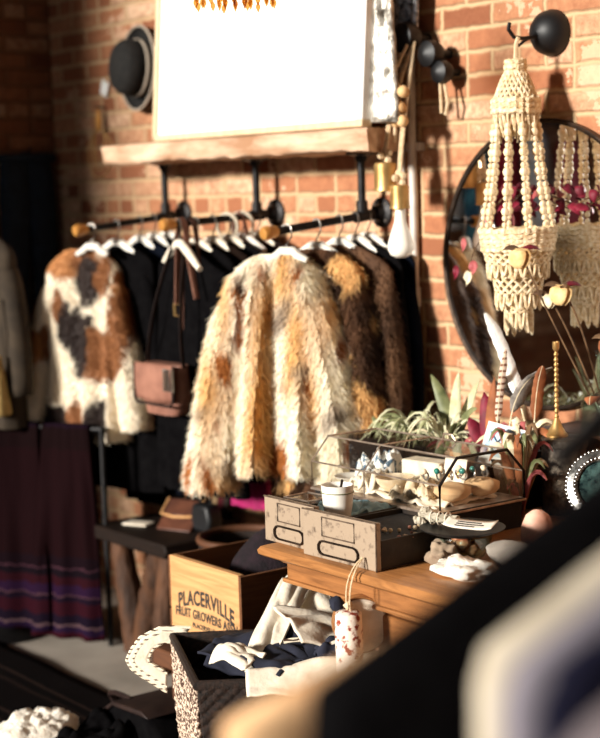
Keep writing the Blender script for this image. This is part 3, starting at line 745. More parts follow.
for k, (y, c, ln, dx) in enumerate(((-.394, 'taupeleather', .27, .015), (-.358, 'leather', .36, -.01), (-.16, 'taupeleather', .28, .02))):
    q = on_rail(1, y)
    t = thing('leather_belt', ('pinkish leather belt looped over the middle rail nearest the shoulder bag', 'dark brown leather belt looped over the middle rail between two paler belts', 'short pinkish leather belt looped over the middle rail nearest the bricks')[k], 'belt', q, R(12*k), 'belts looped over the middle rail')
    mb = MB(); mb.tube([(-.045, 0, -ln), (-.03, 0, -.1), (-.016, 0, .0), (0, 0, .017), (.016, 0, 0), (.04, 0, -.12), (.06+dx, 0, -ln*.92)], .012, 6, flat=.3)
    finish('strap', mb, K[c], t)
    finish('buckle', MB().tube([(-.062, 0, -ln), (-.028, 0, -ln), (-.028, 0, -ln-.04), (-.062, 0, -ln-.04)], .004, 6, closed=True), K['brass'], t)
for k, (y, lb) in enumerate(((-.21, 'pale ring looped on the middle rail, nearer the room'), (-.15, 'pale ring looped on the middle rail, nearer the bricks'))):
    q = on_rail(1, y)
    o = finish('scarf_ring', MB().tube(arc((0, 0, -.026), .042, 0, 2*PI, 25, 'xz')[:-1], .006, 8, closed=True), K['creamcoat'], loc=q, rot=(0, 0, R(20+10*k))); tag(o, lb, 'ring', 'rings on the middle rail')
hang_pair(1, -.15, R(4), lambda p, r: coat('long_dress', 'magenta satin dress on the middle rail, hem showing below the fur coat', 'dress', p, r, .93, K['magenta'], None, None, False, sh=.09, hem=.10, ts=.015, th=.025, folds=5, amp=.008, seed=51), 'hanger holding the magenta satin dress', K['ceramic'])

# ------------------------------------------------------------------ left stand with coat, crossbar and woven blankets
t = thing('garment_stand', 'black floor stand with round foot, white finial and low crossbar', 'clothes stand', (-5.395, -.65, 0))
finish('foot', MB().lathe([(0, 0), (.14, 0), (.14, .008), (.05, .022), (.02, .04), (0, .04)], 24), K['iron'], t)
finish('pole', MB().tube([(0, 0, .03), (0, 0, 1.56)], .013, 10), K['iron'], t)
finish('finial', MB().lathe([(0, 1.555), (.016, 1.555), (.03, 1.575), (.034, 1.60), (.026, 1.625), (0, 1.636)], 16), K['ceramic'], t, label='white round finial')
E2 = V(.40, .21, 0)
finish('crossbar', MB().tube([(-.12, -.063, .80), E2+V(0, 0, .80)], .010, 8), K['iron'], t)
finish('end_post', MB().tube([E2+V(0, 0, 0), E2+V(0, 0, .81)], .010, 8), K['iron'], t)
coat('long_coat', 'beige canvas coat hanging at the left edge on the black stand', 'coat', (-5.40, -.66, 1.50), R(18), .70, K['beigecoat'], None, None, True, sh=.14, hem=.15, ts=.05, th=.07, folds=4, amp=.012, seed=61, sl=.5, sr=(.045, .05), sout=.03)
t = thing('tassel', 'straw-coloured fringe tassel hanging on the beige coat', 'tassel', (-5.245, -.72, 1.06))
finish('cord', MB().tube([(-.02, .03, .22), (0, 0, .1), (0, 0, 0)], .005, 6), K['straw'], t)
finish('fringe', MB().lathe([(0, .02), (.02, .015), (.024, -.02), (.03, -.05), (.05, -.19), (.045, -.2), (0, -.2)], 18), K['straw'], t)
d = E2.normalized(); nrm = V(d.y, -d.x, 0)
for k, (s0, s1, z1, lb) in enumerate(((-.10, .185, .05, 'maroon and purple striped woven blanket over the crossbar, the one nearer the stand pole'), (.205, .405, .03, 'maroon and purple striped woven blanket over the crossbar, the one nearer the stool'))):
    def bl(u, v):
        z = .815-(.815-z1)*v; fl = .045*v; w = s0+(s1-s0)*u+(u-.5)*.10*v
        fy = .012+fl+.016*v*math.sin(u*16+k)+.008*mn.noise(Vector((u*6, v*4, k)))
        p = d*w+nrm*fy; return (p.x, p.y, z)
    def bb(u, v):
        z = .815-.5*v; p = d*(s0+(s1-s0)*u)-nrm*(.012+.01*v); return (p.x, p.y, z)
    mb = MB(); mb.grid(bl, 40, 40); mb.grid(bb, 40, 12)
    mb.f += [(i*40, (i+1)*40, 1600+(i+1)*12, 1600+i*12) for i in range(39)]
    o = finish('woven_blanket', mb, K['wovenband_shaded'], solid=.008, loc=(-5.395, -.65, 0)); tag(o, lb, 'blanket', 'woven blankets on the crossbar')

# ------------------------------------------------------------------ rustic stool and what stands on it
t = thing('rustic_stool', 'dark slab-topped stool on forked tree-branch legs against the wall', 'stool', (-4.80, -.33, 0))
mb = MB(); mb.prism([(-.24, .405), (.26, .405), (.275, .43), (.262, .455), (-.23, .455), (-.25, .43)], -.15, .14); finish('slab_top', mb, K['darkwood'], t, bevel=.006)
def branch(P, r): 
    mb = MB(); Q = bez(*P, 14); mb.tube(Q, [r[0]+(r[1]-r[0])*i/13+.008*mn.noise(Vector((i*.9, P[0][0]*9, 2))) for i in range(14)], 12); return mb
finish('leg', branch(((-.19, -.06, .41), (-.12, -.07, .25), (-.08, -.06, 0)), (.036, .055)), K['stump'], t)
finish('leg', branch(((.12, -.06, .41), (.04, -.06, .28), (-.05, -.05, .0)), (.05, .052)), K['stump'], t)
finish('leg', branch(((.22, -.1, .41), (.215, -.13, .2), (.21, -.14, 0)), (.04, .045)), K['stump'], t)
finish('leg', branch(((.0, .08, .41), (.0, .11, .2), (.0, .12, 0)), (.04, .045)), K['stump'], t)
t = thing('wallet', 'brown leather flap wallet with tan edging propped on the stool', 'wallet', (-4.72, -.33, .456), rot=(R(-48), 0, R(20)))
finish('body', MB().bx(-.075, .075, -.0, .022, 0, .13), K['leather'], t, bevel=.006)
finish('flap', MB().bx(-.077, .077, -.008, .0, .06, .132), K['leather'], t, bevel=.003)
finish('edging', MB().tube([(-.077, -.009, .132), (-.077, -.009, .062), (-.02, -.009, .052), (.03, -.009, .056), (.077, -.009, .062), (.077, -.009, .132)], .005, 6), K['pine'], t, label='tan edging')
o = finish('paper_card', MB().bx(-.05, .05, -.03, .03, 0, .006), K['linen'], loc=(-4.90, -.36, .456), rot=(0, 0, R(25)), bevel=.001); tag(o, 'cream paper card lying flat on the dark stool top', 'card')
t = thing('handbag', 'shiny black handbag standing at the right end of the stool', 'handbag', (-4.62, -.25, .456))
finish('body', MB().prism([(-.05, 0), (.05, 0), (.06, .05), (.045, .10), (-.045, .10), (-.06, .05)], -.03, .03), K['blackplastic'], t, bevel=.012)
finish('handle', MB().tube(bez((-.035, 0, .10), (0, 0, .26), (.035, 0, .10), 10), .005, 6), K['blackplastic'], t)
t = thing('framed_picture', 'dim ochre arched picture in a dark frame leaning on the wall behind the stool', 'picture', (-4.90, -.075, .456), rot=(R(-6), 0, 0))
mb = MB(); mb.bx(-.17, -.14, -.012, .012, 0, .36); mb.bx(.14, .17, -.012, .012, 0, .36); mb.bx(-.17, .17, -.012, .012, 0, .03); mb.bx(-.17, .17, -.012, .012, .33, .36)
finish('frame', mb, K['darkwood'], t); finish('canvas', MB().bx(-.14, .14, -.002, .008, .03, .33), K['maroon'], t)
mb = MB(); mb.prism([(-.09, .03)]+[(-.09*math.cos(a), .20+.09*math.sin(a)) for a in [PI*i/14 for i in range(15)]]+[(.09, .03)], -.005, -.002); finish('painted_arch', mb, K['arch'], t)
t = thing('stool_riser', 'dark wooden block behind the stool carrying the arched picture', 'block', (-4.90, -.085, 0)); 
finish('block', MB().bx(-.17, .17, -.05, .05, 0, .454), K['darkwood'], t)
# dark wicker basket on the floor, seen past the crate
t = thing('wicker_basket', 'tall dark wicker basket with a brown rim on the floor behind the fruit crate', 'basket', (-4.27, -.33, 0))
mb = MB(); mb.lathe([(0, .01), (.11, .01), (.12, .02), (.15, .30), (.155, .50), (.145, .50), (.14, .30), (.11, .03), (0, .03)], 30); finish('body', mb, K['wicker_dark_and_shaded'], t)
finish('rim', MB().tube([(.152*math.cos(a), .152*math.sin(a), .503) for a in [2*PI*k/30 for k in range(30)]], .012, 8, closed=True), K['bench'], t)

# ------------------------------------------------------------------ bench, crate, basket
t = thing('low_bench', 'low brown plank bench under the fruit crate', 'bench', (-3.66, -.70, 0))
finish('plank_top', MB().bx(-.29, .30, -.20, .22, .265, .318), K['bench'], t, bevel=.006)
for x in (-.22, .23):
    for y in (-.14, .16): finish('leg', MB().bx(x-.025, x+.025, y-.025, y+.025, 0, .266), K['bench'], t, bevel=.004)
CX0, CX1, CD0, CD1, CZ0, CZ1 = -.17, .17, -.225, .215, 0, .305
t = thing('fruit_crate', 'pale pine fruit crate stencilled PLACERVILLE on a low bench', 'crate', (-3.625, -.70, .319))
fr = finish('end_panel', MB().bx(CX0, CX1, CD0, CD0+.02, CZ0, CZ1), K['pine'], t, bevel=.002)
finish('end_panel', MB().bx(CX0, CX1, CD1-.02, CD1, CZ0, CZ1), K['pine_shaded'], t, bevel=.002)
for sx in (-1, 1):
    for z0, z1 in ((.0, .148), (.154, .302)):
        x = sx*(CX1+.005); finish('side_board', MB().bx(x-.005, x+.005, CD0+.001, CD1-.001, z0, z1), K['pine_shaded'], t, bevel=.001)
    x = sx*(CX1-.02); finish('corner_post', MB().bx(x-.018, x+.018, CD0+.02, CD0+.04, 0.012, CZ1-.01), K['pine_shaded'], t)
finish('base_board', MB().bx(CX0, CX1, CD0+.02, CD1-.02, 0.0, .01), K['pine_shaded'], t)
def lettering(txt, size, cx, cz, y, archk, wide, parent, name, depth=.0008, slope=0, width=None):
    cu = bpy.data.curves.new('tmp', 'FONT'); cu.body = txt; cu.size = size; cu.align_x = 'CENTER'; cu.extrude = depth; cu.offset = size*.026
    cu.space_character = 1.08
    ob = bpy.data.objects.new('tmp', cu); COL.objects.link(ob)
    dg = bpy.context.evaluated_depsgraph_get(); dg.update(); me = bpy.data.meshes.new_from_object(ob.evaluated_get(dg))
    xs = [v.co.x for v in me.vertices]; k = (width/(max(xs)-min(xs))) if width else wide
    mb = MB(); vs = [(cx+v.co.x*k, y-v.co.z, cz+v.co.y-archk*(v.co.x*k)**2+slope*v.co.x*k) for v in me.vertices]
    mb.add(vs, [tuple(p.vertices) for p in me.polygons])
    bpy.data.objects.remove(ob); bpy.data.curves.remove(cu); bpy.data.meshes.remove(me)
    return finish(name, mb, K['ink'], parent, smooth=False)
lettering('PLACERVILLE', .058, .008, .186, CD0-.0004, 1.3, 1, fr, 'stencil_lettering', width=.275)
lettering('FRUIT GROWERS ASSN', .036, .008, .144, CD0-.0004, .3, 1, fr, 'stencil_lettering', width=.305)
lettering('PLACERVILLE, CAL.', .019, .02, .118, CD0-.0004, .2, 1, fr, 'stencil_lettering', width=.16)
# dark knitted lump inside the crate
mb = MB()
def lump(u, v):
    a = 2*PI*u; z = .44*v; r = .125*(math.sin(min(1, v*1.05+.12)*PI)**.6)*(1+.12*mn.noise(Vector((math.cos(a)*2, math.sin(a)*2, v*4))))
    return (r*math.cos(a)*.95+.05*v, r*math.sin(a)*.9, z+.0)
mb.grid(lump, 30, 20, closed_u=True)
o = finish('knitted_shawl', mb, mat('dark_plum_knit', srgb(34, 22, 28), srgb(20, 14, 18), 40, .95, bstr=.8), loc=(-3.66, -.70, .331)); tag(o, 'dark plum knitted shawl heaped up inside the fruit crate', 'shawl')

def basket_pt(a, b, z, out=0):   # local axes of the basket: a along the lit side, b along the near rim
    return None
t = thing('textile_basket', 'square woven basket overflowing with cream and black textiles in front of the crate', 'basket', (-3.05, -1.33, 0), R(-25))
# local x runs from the near-left corner back to the crate (negative), y along the near rim; the soft basket has sagged out of square
W0, W1, BH, SK = .42, .36, .505, .17
def bkp(x, y, v): return (x*(1-.10*(1-v))-.03*(1-v)+SK*y, y+.04*(1-v), .02+(BH-.02)*v)
def weave(u, v, n, m): return .0035*math.sin(u*n)*math.cos(v*PI*m)
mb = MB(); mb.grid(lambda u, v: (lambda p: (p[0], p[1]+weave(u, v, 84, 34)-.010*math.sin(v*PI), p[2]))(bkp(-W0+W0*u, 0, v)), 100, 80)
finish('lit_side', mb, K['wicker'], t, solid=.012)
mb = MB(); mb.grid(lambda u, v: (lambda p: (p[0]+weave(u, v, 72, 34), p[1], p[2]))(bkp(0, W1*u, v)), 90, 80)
finish('near_side', mb, K['wicker_dark_and_shaded'], t, solid=.012)  # shaded copy of the wicker on the lit side
mb = MB(); mb.grid(lambda u, v: bkp(-W0, W1*u, v), 6, 6); finish('back_side', mb, K['wicker_dark_and_shaded'], t, solid=.012)
mb = MB(); mb.grid(lambda u, v: bkp(-W0+W0*u, W1, v), 6, 6); finish('far_side', mb, K['wicker_dark_and_shaded'], t, solid=.012)
mb = MB(); mb.grid(lambda u, v: (lambda p: (p[0], p[1], .03))(bkp(-W0+W0*u, W1*v, 0)), 3, 3); finish('base', mb, K['wicker_dark_and_shaded'], t, solid=.01)
finish('rim', MB().tube([bkp(-W0, 0, 1), bkp(0, 0, 1), bkp(0, W1, 1), bkp(-W0, W1, 1)], .0125, 8, closed=True), K['wicker_dark_and_shaded'], t)

# ------------------------------------------------------------------ textiles in the basket (crumpled sheets with their own folds)
def cloth(name, label, cat, mat_, c, size, rz, amp, seed, tilt=(0, 0), n=34, solid=.006, group=None, drape=None, freq=5, z0=None):
    mb = MB(); 
    def f(u, v):
        x, y = (u-.5)*size[0], (v-.5)*size[1]
        p = Vector((u*freq+seed, v*freq*.9, seed*1.3))
        z = amp*(mn.noise(p)+.6*abs(mn.noise(p*2.1))-.1)+tilt[0]*x+tilt[1]*y-.9*((x/size[0])**2+(y/size[1])**2)*amp*1.5
        x += amp*.22*mn.noise(p+Vector((9, 0, 0))); y += amp*.22*mn.noise(p+Vector((0, 9, 0)))
        if drape: z -= drape(u, v)
        return (x, y, z)
    mb.grid(f, n, n)
    o = finish(name, mb, mat_, loc=c, rot=(0, 0, rz), solid=solid, angle=180); return tag(o, label, cat, group)
BK = Vector((-3.05, -1.33, 0)); B0 = R(-25)
def bk(x, y, z): 
    q = Matrix.Rotation(B0, 3, 'Z') @ Vector((x, y, 0)); return (BK.x+q.x, BK.y+q.y, z)
cloth('dark_throw', 'black cotton throw lying at the left of the basket, lowest of its textiles', 'throw', K['darkcloth'], bk(-.22, .16, .455), (.36, .30), B0, .05, 3, freq=2)
cloth('patterned_cloth', 'ink-black patterned cloth with long folds across the middle of the basket', 'cloth', K['inkcloth'], bk(-.12, .215, .572), (.32, .18), B0+.9, .055, 8, (.02, .22), freq=1.6)
cloth('patterned_scarf', 'ink-black scarf bunched lower by the basket near rim', 'scarf', K['inkcloth'], bk(-.07, .15, .556), (.26, .13), B0+.65, .05, 14, freq=1.5)
cloth('cream_cloth', 'cream cloth folded up beside the stencilled crate, leftmost light textile', 'cloth', K['linen'], bk(-.205, .24, .60), (.08, .30), B0+1.05, .03, 21, (.1, .42), freq=1.4)
cloth('cream_shawl', 'cream shawl peaked highest at the back of the basket', 'shawl', K['linen'], bk(-.24, .37, .60), (.28, .20), B0+.25, .05, 27, (-.15, .35), freq=1.3)
cloth('cream_patch', 'small cream cloth tucked low beside the ink-black scarf', 'cloth', K['linen'], bk(-.045, .105, .565), (.12, .07), B0+.6, .03, 33, (.1, .3), freq=1.5)
cloth('cream_pillowcase', 'cream pillowcase with a beaded border bulging at the right of the basket', 'pillowcase', K['linen'], bk(-.10, .335, .60), (.22, .20), B0+.1, .04, 40, (-.1, -.35), freq=1.2)
cloth('black_pouch', 'small black pouch lying beside the hanging speckled roll', 'pouch', K['inkcloth'], bk(.0, .335, .57), (.07, .10), B0, .03, 44, (0, .2), freq=2)
def drp(u, v): return .06*max(0, u-.62)*3.0*(v*.7+.3)
cloth('beaded_runner', 'cream runner with dark beaded trim spilling over the basket near rim', 'runner', K['linen'], bk(.045, .27, .545), (.14, .32), B0-.16, .016, 50, (-.05, .06), drape=drp, freq=2.5)
mb = MB(); mb.tube([bk(-.055+.006*math.sin(k*.5), .22+.02*k, .575+.004*k-.0012*k*k) for k in range(10)], .006, 6)
o = finish('beaded_trim', mb, K['embroid']); tag(o, 'dark and cream beaded braid lying along the cream pillowcase', 'trim')
t = thing('beaded_collar', 'cream beaded collar with dark edging hanging out at the basket back corner', 'collar', (-3.495, -1.19, .452))
CP = [(.115, .070), (.04, .072), (-.02, .044), (-.045, .016), (-.058, -.008), (-.046, -.034), (-.02, -.060), (.012, -.084), (.045, -.105)]
def col_pt(u, v):
    f = u*8; i = min(7, int(f)); q = f-i; c = CP[i][0]*(1-q)+CP[i+1][0]*q; z = CP[i][1]*(1-q)+CP[i+1][1]*q; k = 1-.55*v
    c = .05+(c-.05)*k; z = -.008+(z+.008)*k
    return (.602*c, .799*c, z+.004*math.sin(u*9))
mb = MB(); mb.grid(col_pt, 34, 6); finish('cloth_band', mb, K['linen'], t, solid=.006)
for v in (.03, .30, .97): finish('bead_edging', MB().tube([col_pt(k/40, v) for k in range(41)], .0042, 6), K['embroid'], t, label='dark and cream bead edging')

# ------------------------------------------------------------------ counter
t = thing('wooden_counter', 'long warm oak counter with moulded edge carrying the glass case and drawers', 'counter', (-2.3, -.5, 0))
T = Matrix.Translation((2.3, .5, 0))
prof = [(-.02, .78), (-1.045, .78), (-1.058, .775), (-1.064, .766), (-1.062, .756), (-1.052, .750), (-1.040, .748), (-1.028, .742), (-1.018, .734), (-.02, .734)]
mb = MB(); X0, X1 = -3.165, -1.3
rings = []
for k, (y, z) in enumerate(prof):
    e = max(0, -1.01-y); rings.append((X0+(.054-e if y < -.03 else .0), y, z))
vs = []
lo = [(-3.12, -3.165+.0)]
prof2 = prof
nP = len(prof)
lefts = []
for (y, z) in prof:
    off = (1.064+y) if y < -1.0 else 0        # distance in from the nosing
    lefts.append(X0+max(0, off))
left_x = [X0+(1.064+prof[k][0] if prof[k][0] < -1.0 else 0) for k in range(nP)]
left_x[0] = left_x[1]; left_x[-1] = left_x[-2]
vs = [(left_x[k], prof[k][0], prof[k][1]) for k in range(nP)]+[(X1, prof[k][0], prof[k][1]) for k in range(nP)]
fs = [(k, (k+1) % nP, nP+(k+1) % nP, nP+k) for k in range(nP)]+[tuple(range(nP)), tuple(range(2*nP-1, nP-1, -1))]
mb.add(vs, fs, T); finish('counter_top', mb, K['oak'], t, angle=30)
finish('apron', MB().bx(-3.115, X1+.0, -1.012, -.06, .685, .736, T), K['oakpanel'], t, bevel=.004)
finish('apron_bead', MB().tube([(-3.118, -.06, .690), (-3.118, -1.016, .690), (X1, -1.016, .690)], .006, 8, M=T), K['oak'], t)
finish('cabinet_body', MB().bx(-2.80, X1, -.985, -.10, .10, .684, T), K['oakpanel'], t)
for x0, x1 in ((-2.775, -2.07), (-2.05, -1.33)):
    dr = finish('drawer_front', MB().bx(x0, x1, -1.0, -.98, .575, .67, T), K['oakpanel'], t, bevel=.005)
    finish('ring_pull', MB().tube([T @ Vector((x0+.22+.026*math.cos(a), -1.008-.008*math.sin(a*.5), .615+.026*math.sin(a))) for a in [2*PI*k/16 for k in range(16)]], .0035, 6, closed=True), K['darkpull'], dr)
    finish('cabinet_door', MB().bx(x0, x1, -.998, -.98, .13, .56, T), K['oakpanel'], t, bevel=.005)
for y in (-.14,): finish('leg', MB().bx(-3.10, -3.04, y-.03, y+.03, 0, .686, T), K['oak'], t, bevel=.004)
finish('plinth', MB().bx(-2.76, X1, -.95, -.12, 0, .11, T), K['darkwood'], t)
finish('leg', MB().tube([(-3.07, -.90, .69), (-3.03, -.78, .35), (-2.98, -.70, 0)], [.03, .026, .022], 10, M=T), K['darkwood'], t)

# ------------------------------------------------------------------ two loose index drawers
def drawer(loc, rz, label, w, L=.30, h=.112, **kw):
    t = thing('index_drawer', label, 'drawer', loc, rz, 'metal index drawers on the counter')
    fr = finish('front_plate', MB().bx(-w/2, w/2, -.008, .008, 0, h), K['drawerpaint'], t, bevel=.003)
    for sx in (-1, 1): finish('side_panel', MB().bx(sx*w/2-.003-sx*.003, sx*w/2+.003-sx*.003, .008, L, .004, h*.62), K['drawersteel'], t)
    finish('back_panel', MB().bx(-w/2, w/2, L-.006, L, .004, h*.62), K['drawersteel'], t)
    finish('bottom_panel', MB().bx(-w/2, w/2, .008, L, .002, .007), K['drawersteel'], t)
    # label holder: three-sided raised frame on the upper half
    lw, lz0, lz1 = w*.22, h*.50, h*.90
    mb = MB(); mb.tube([(-lw, -.010, lz1), (-lw, -.010, lz0), (lw, -.010, lz0), (lw, -.010, lz1)], .0018, 6, closed=True); finish('label_holder', mb, K['wear'], fr)
    pz, pw, ph = h*.25, w*.21, h*.145
    P = [(-pw, -.012, pz-ph), (pw, -.012, pz-ph)]+[(pw+ph*math.sin(a), -.012, pz-ph*math.cos(a)) for a in (.6, 1.2, 1.9, 2.5)]+[(pw, -.012, pz+ph), (-pw, -.012, pz+ph)]+[(-pw-ph*math.sin(a), -.012, pz+ph*math.cos(a)) for a in (.6, 1.2, 1.9, 2.5)]
    finish('pull_ring', MB().tube(P, .0026, 6, closed=True), K['darkpull'], fr)
    mb = MB(); mb.tube([(-w/2, -.008, h), (w/2, -.008, h), (w/2, -.008, 0)], .0022, 5); finish('worn_edge', mb, K['wear'], fr)
    return t
drawer((-3.088, -1.012, .7805), 0, 'worn taupe index drawer at the left corner of the counter, holding an aqua cloth', .205)
drawer((-2.868, -1.034, .7805), R(2), 'worn taupe index drawer holding white beads, in front of the glass case', .262)
o = cloth('aqua_cloth', 'pale aqua cloth bundled inside the left index drawer', 'cloth', K['aqua'], (-3.09, -.82, .850), (.16, .16), 0, .03, 61)
o = finish('card_insert', MB().bx(-.095, .095, -.13, .13, 0, .040), K['velvet'], loc=(-3.088, -.86, .7885)); tag(o, 'dark insert lying inside the left index drawer under the cup', 'insert')
t = thing('glass_lidded_box', 'little metal-edged glass box sitting in the left index drawer', 'box', (-3.135, -.925, .838), R(4))
mb = MB()
for a in ((-1, -1), (1, -1), (1, 1), (-1, 1)): mb.tube([(a[0]*.045, a[1]*.04, 0), (a[0]*.045, a[1]*.04, .045)], .0022, 5)
for z in (0, .045): mb.tube([(-.045, -.04, z), (.045, -.04, z), (.045, .04, z), (-.045, .04, z)], .0022, 5, closed=True)
finish('frame', mb, K['caseframe'], t); mb = MB(); mb.bx(-.044, .044, -.039, .039, .001, .044); finish('panes', mb, K['glass'], t)
t = thing('ceramic_cup', 'small white ceramic cup with a thin green line standing in the left index drawer', 'cup', (-3.04, -.905, .8285))
finish('cup_body', MB().lathe([(0, 0), (.026, 0), (.030, .004), (.037, .05), (.040, .088), (.041, .096), (.038, .096), (.035, .05), (.027, .01), (0, .01)], 26), K['ceramic'], t)
finish('green_line', MB().tube([(.0405*math.cos(a), .0405*math.sin(a), .078) for a in [2*PI*k/28 for k in range(28)]], .0012, 5, closed=True), K['leafgreen'], t)
finish('spoon', MB().tube([(-.01, 0, .012), (.02, .0, .11)], .0035, 6), K['darkpull'], t)
rnd = random.Random(5)
for k in range(34):
    o = finish('bead', MB().ball((0, 0, 0), rnd.uniform(.0035, .006), 8), K['bead'] if k % 4 else K['redstone'], loc=(-2.80+rnd.uniform(-.055, .055), -.86+rnd.uniform(-.09, .08), .8435-.0))
    tag(o, 'small cream bead strewn in the right index drawer' if k % 4 else 'small reddish bead strewn in the right index drawer', 'bead', 'cream beads in the right drawer' if k % 4 else 'reddish beads in the right drawer')
o = finish('bead_tray', MB().bx(-.115, .115, -.12, .12, 0, .05), K['velvet'], loc=(-2.866, -.87, .7885)); tag(o, 'dark tray insert lying inside the right index drawer under the beads', 'tray')
# hanging speckled roll tied to the right pull
t = thing('speckled_roll', 'red and white speckled hide roll hanging on strings from the right drawer pull', 'roll', (-2.775, -1.092, .695))
mb = MB(); mb.lathe([(0, .0), (.022, .0), (.030, -.006), (.032, -.05), (.031, -.14), (.026, -.158), (0, -.16)], 24); finish('roll', mb, K['terra'], t)
mb = MB()
for dx in (-.004, .006): mb.tube(bez((dx*.3, .045, .115), (dx*2, -.01, .08), (dx, 0, 0), 8), .0022, 5)
finish('string', mb, K['rope'], t)
finish('pompom', MB().ball((-.03, -.01, .012), .018, 12, jit=.3), K['inkcloth'], t, label='black pompom')
finish('knot', MB().ball((0, 0, .012), .010, 8, jit=.4), K['rope'], t)
t = thing('hand_drum', 'round cream frame drum standing in the shade under the counter edge', 'drum', (-2.80, -1.035, .645), rot=(R(90), 0, R(58)))
finish('skin', MB().lathe([(0, .012), (.058, .012), (.062, .008), (.062, -.03), (.058, -.03)], 36), K['linen'], t)
finish('hoop', MB().lathe([(.063, .004), (.066, .004), (.066, -.032), (.063, -.032)], 36), K['oak'], t)

# ------------------------------------------------------------------ glass display case
t = thing('display_case', 'hexagonal-ended glass display case on a black base on the counter', 'display case', (-3.0975, -.602, .7805))
hx, dy = .2535, .143
hexa = [(-dy, .073), (-dy, .144), (-dy+.058, .205), (dy-.058, .205), (dy, .144), (dy, .073)]
def ringx(x): return [(x, p[0], p[1]) for p in hexa]
finish('base', MB().bx(-hx+.004, hx-.004, -dy+.006, dy-.006, 0, .072), K['velvet'], t)
finish('base_lip', MB().bx(-hx-.004, hx+.004, -dy-.004, dy+.004, .068, .074), K['caseframe'], t, bevel=.001)
finish('end_frame', MB().tube(ringx(hx), .0042, 6, closed=True), K['caseframe_dark'], t, label='dark hexagonal end frame')
finish('end_frame', MB().tube(ringx(-hx), .0028, 6, closed=True), K['caseframe'], t)
for k in range(6): finish('edge_bar', MB().tube([(-hx, hexa[k][0], hexa[k][1]), (hx, hexa[k][0], hexa[k][1])], .0024, 6), K['caseframe'], t)
for x in (-.035,):
    finish('divider_bar', MB().tube(ringx(x)[0:4], .002, 6), K['caseframe'], t)
for k in range(5):
    a, b = hexa[k], hexa[k+1]
    mb = MB(); mb.add([(-hx, a[0], a[1]), (hx, a[0], a[1]), (hx, b[0], b[1]), (-hx, b[0], b[1])], [(0, 1, 2, 3)])
    finish('glass_pane', mb, K['glass'], t)
for x in (-hx, hx):
    mb = MB(); mb.add(ringx(x), [tuple(range(6))]); finish('glass_pane', mb, K['glass'], t)
mb = MB(); mb.tube([(.02, dy-.062, .207), (.03, dy-.065, .222), (.06, dy-.065, .222), (.07, dy-.062, .207)], .003, 6); finish('lid_handle', mb, K['caseframe'], t)
# contents
CB = .8555
o = cloth('display_linen', 'cream linen lining the floor of the glass case', 'lining', K['linen'], (-3.115, -.60, CB+.008), (.44, .22), 0, .018, 71, freq=9)
for k, (x, y, s_, lb) in enumerate(((-2.905, -.645, .048, 'tan velvet ring cushion at the front of the case right end'), (-2.905, -.545, .046, 'tan velvet ring cushion at the back of the case right end'))):
    o = finish('ring_cushion', MB().ball((0, 0, 0), (.045, s_, .024), 16, jit=.2), mat('tan_velvet%d' % k, srgb(222, 188, 146), srgb(196, 158, 116), 20, .9), loc=(x, y, CB+.034)); tag(o, lb, 'cushion')
rn = random.Random(9)
spots = [(-2.955, -.69, 0), (-2.935, -.665, 1), (-2.915, -.64, 0), (-2.895, -.62, 1), (-2.89, -.585, 1), (-2.885, -.555, 0), (-2.93, -.60, 0), (-2.95, -.635, 0)]
RLB = ['silver ring at the front corner of the case right end', 'turquoise ring second from the case front corner', 'silver ring on the front tan cushion crest', 'turquoise ring between the two tan cushions', 'large turquoise ring at the front of the rear cushion', 'silver ring farthest back on the rear cushion', 'silver ring on the left flank of the rear cushion', 'silver ring on the left flank of the front cushion']
for k, (x, y, q) in enumerate(spots):
    t = thing('finger_ring', RLB[k], 'ring', (x, y, CB+.062), R(rn.uniform(-40, 40)), 'rings on the tan cushions')
    finish('band', MB().tube(arc((0, 0, .010), .010, 0, 2*PI, 17, 'xz')[:-1], .0024, 6, closed=True), K['silvermetal'], t)
    finish('stone', MB().ball((0, -.006, .022), (.009, .007, .008), 10), K['turquoise'] if q else K['pearlshell'], t, label='turquoise stone' if q else 'pale stone')
def dish(name, label, c, r, h, m_):
    o = finish(name, MB().lathe([(0, 0), (r*.5, 0), (r*.9, h*.6), (r, h), (r*.94, h), (r*.8, h*.6), (r*.4, .004), (0, .004)], 24), m_, loc=c); return tag(o, label, 'dish')
dish('shell_dish', 'cream scalloped dish near the case front edge, middle', (-3.105, -.665, CB+.012), .052, .036, K['pearlshell'])
dish('shell_dish', 'flat pale dish at the left end of the glass case', (-3.29, -.655, CB+.012), .05, .014, K['ceramic'])
o = cloth('printed_scarf', 'white and blue printed scarf knotted in the case left half', 'scarf', mat('blue_dotted', srgb(240, 238, 232), srgb(86, 110, 130), 60, .85, lo=.52, hi=.56, bstr=0), (-3.265, -.585, CB+.055), (.09, .09), .4, .07, 77)
o = cloth('lace_bundle', 'bundle of white lace beside the cream scalloped dish', 'lace', K['pearlshell'], (-3.015, -.665, CB+.03), (.12, .07), .2, .04, 81)
t = thing('earring_card', 'upright cream earring card leaning in the middle of the case', 'card', (-2.985, -.575, CB+.012), rot=(R(-14), 0, R(12)))
finish('card', MB().bx(-.034, .034, -.001, .001, 0, .085), K['paper'], t)
for dx in (-.014, .014): finish('earring', MB().ball((dx, -.004, .045), (.006, .003, .011), 8), K['brass'], t)
o = finish('wooden_tag', MB().bx(-.02, .02, -.004, .004, 0, .09), K['oak'], loc=(-3.03, -.53, CB+.012), rot=(R(-8), 0, 0)); tag(o, 'narrow wooden tag standing behind the earring card', 'tag')
o = finish('white_box', MB().bx(-.065, .065, -.03, .03, 0, .06), K['linen'], loc=(-3.13, -.53, CB+.012), rot=(0, 0, R(8)), bevel=.004); tag(o, 'plain white jewellery box at the back of the case', 'box')
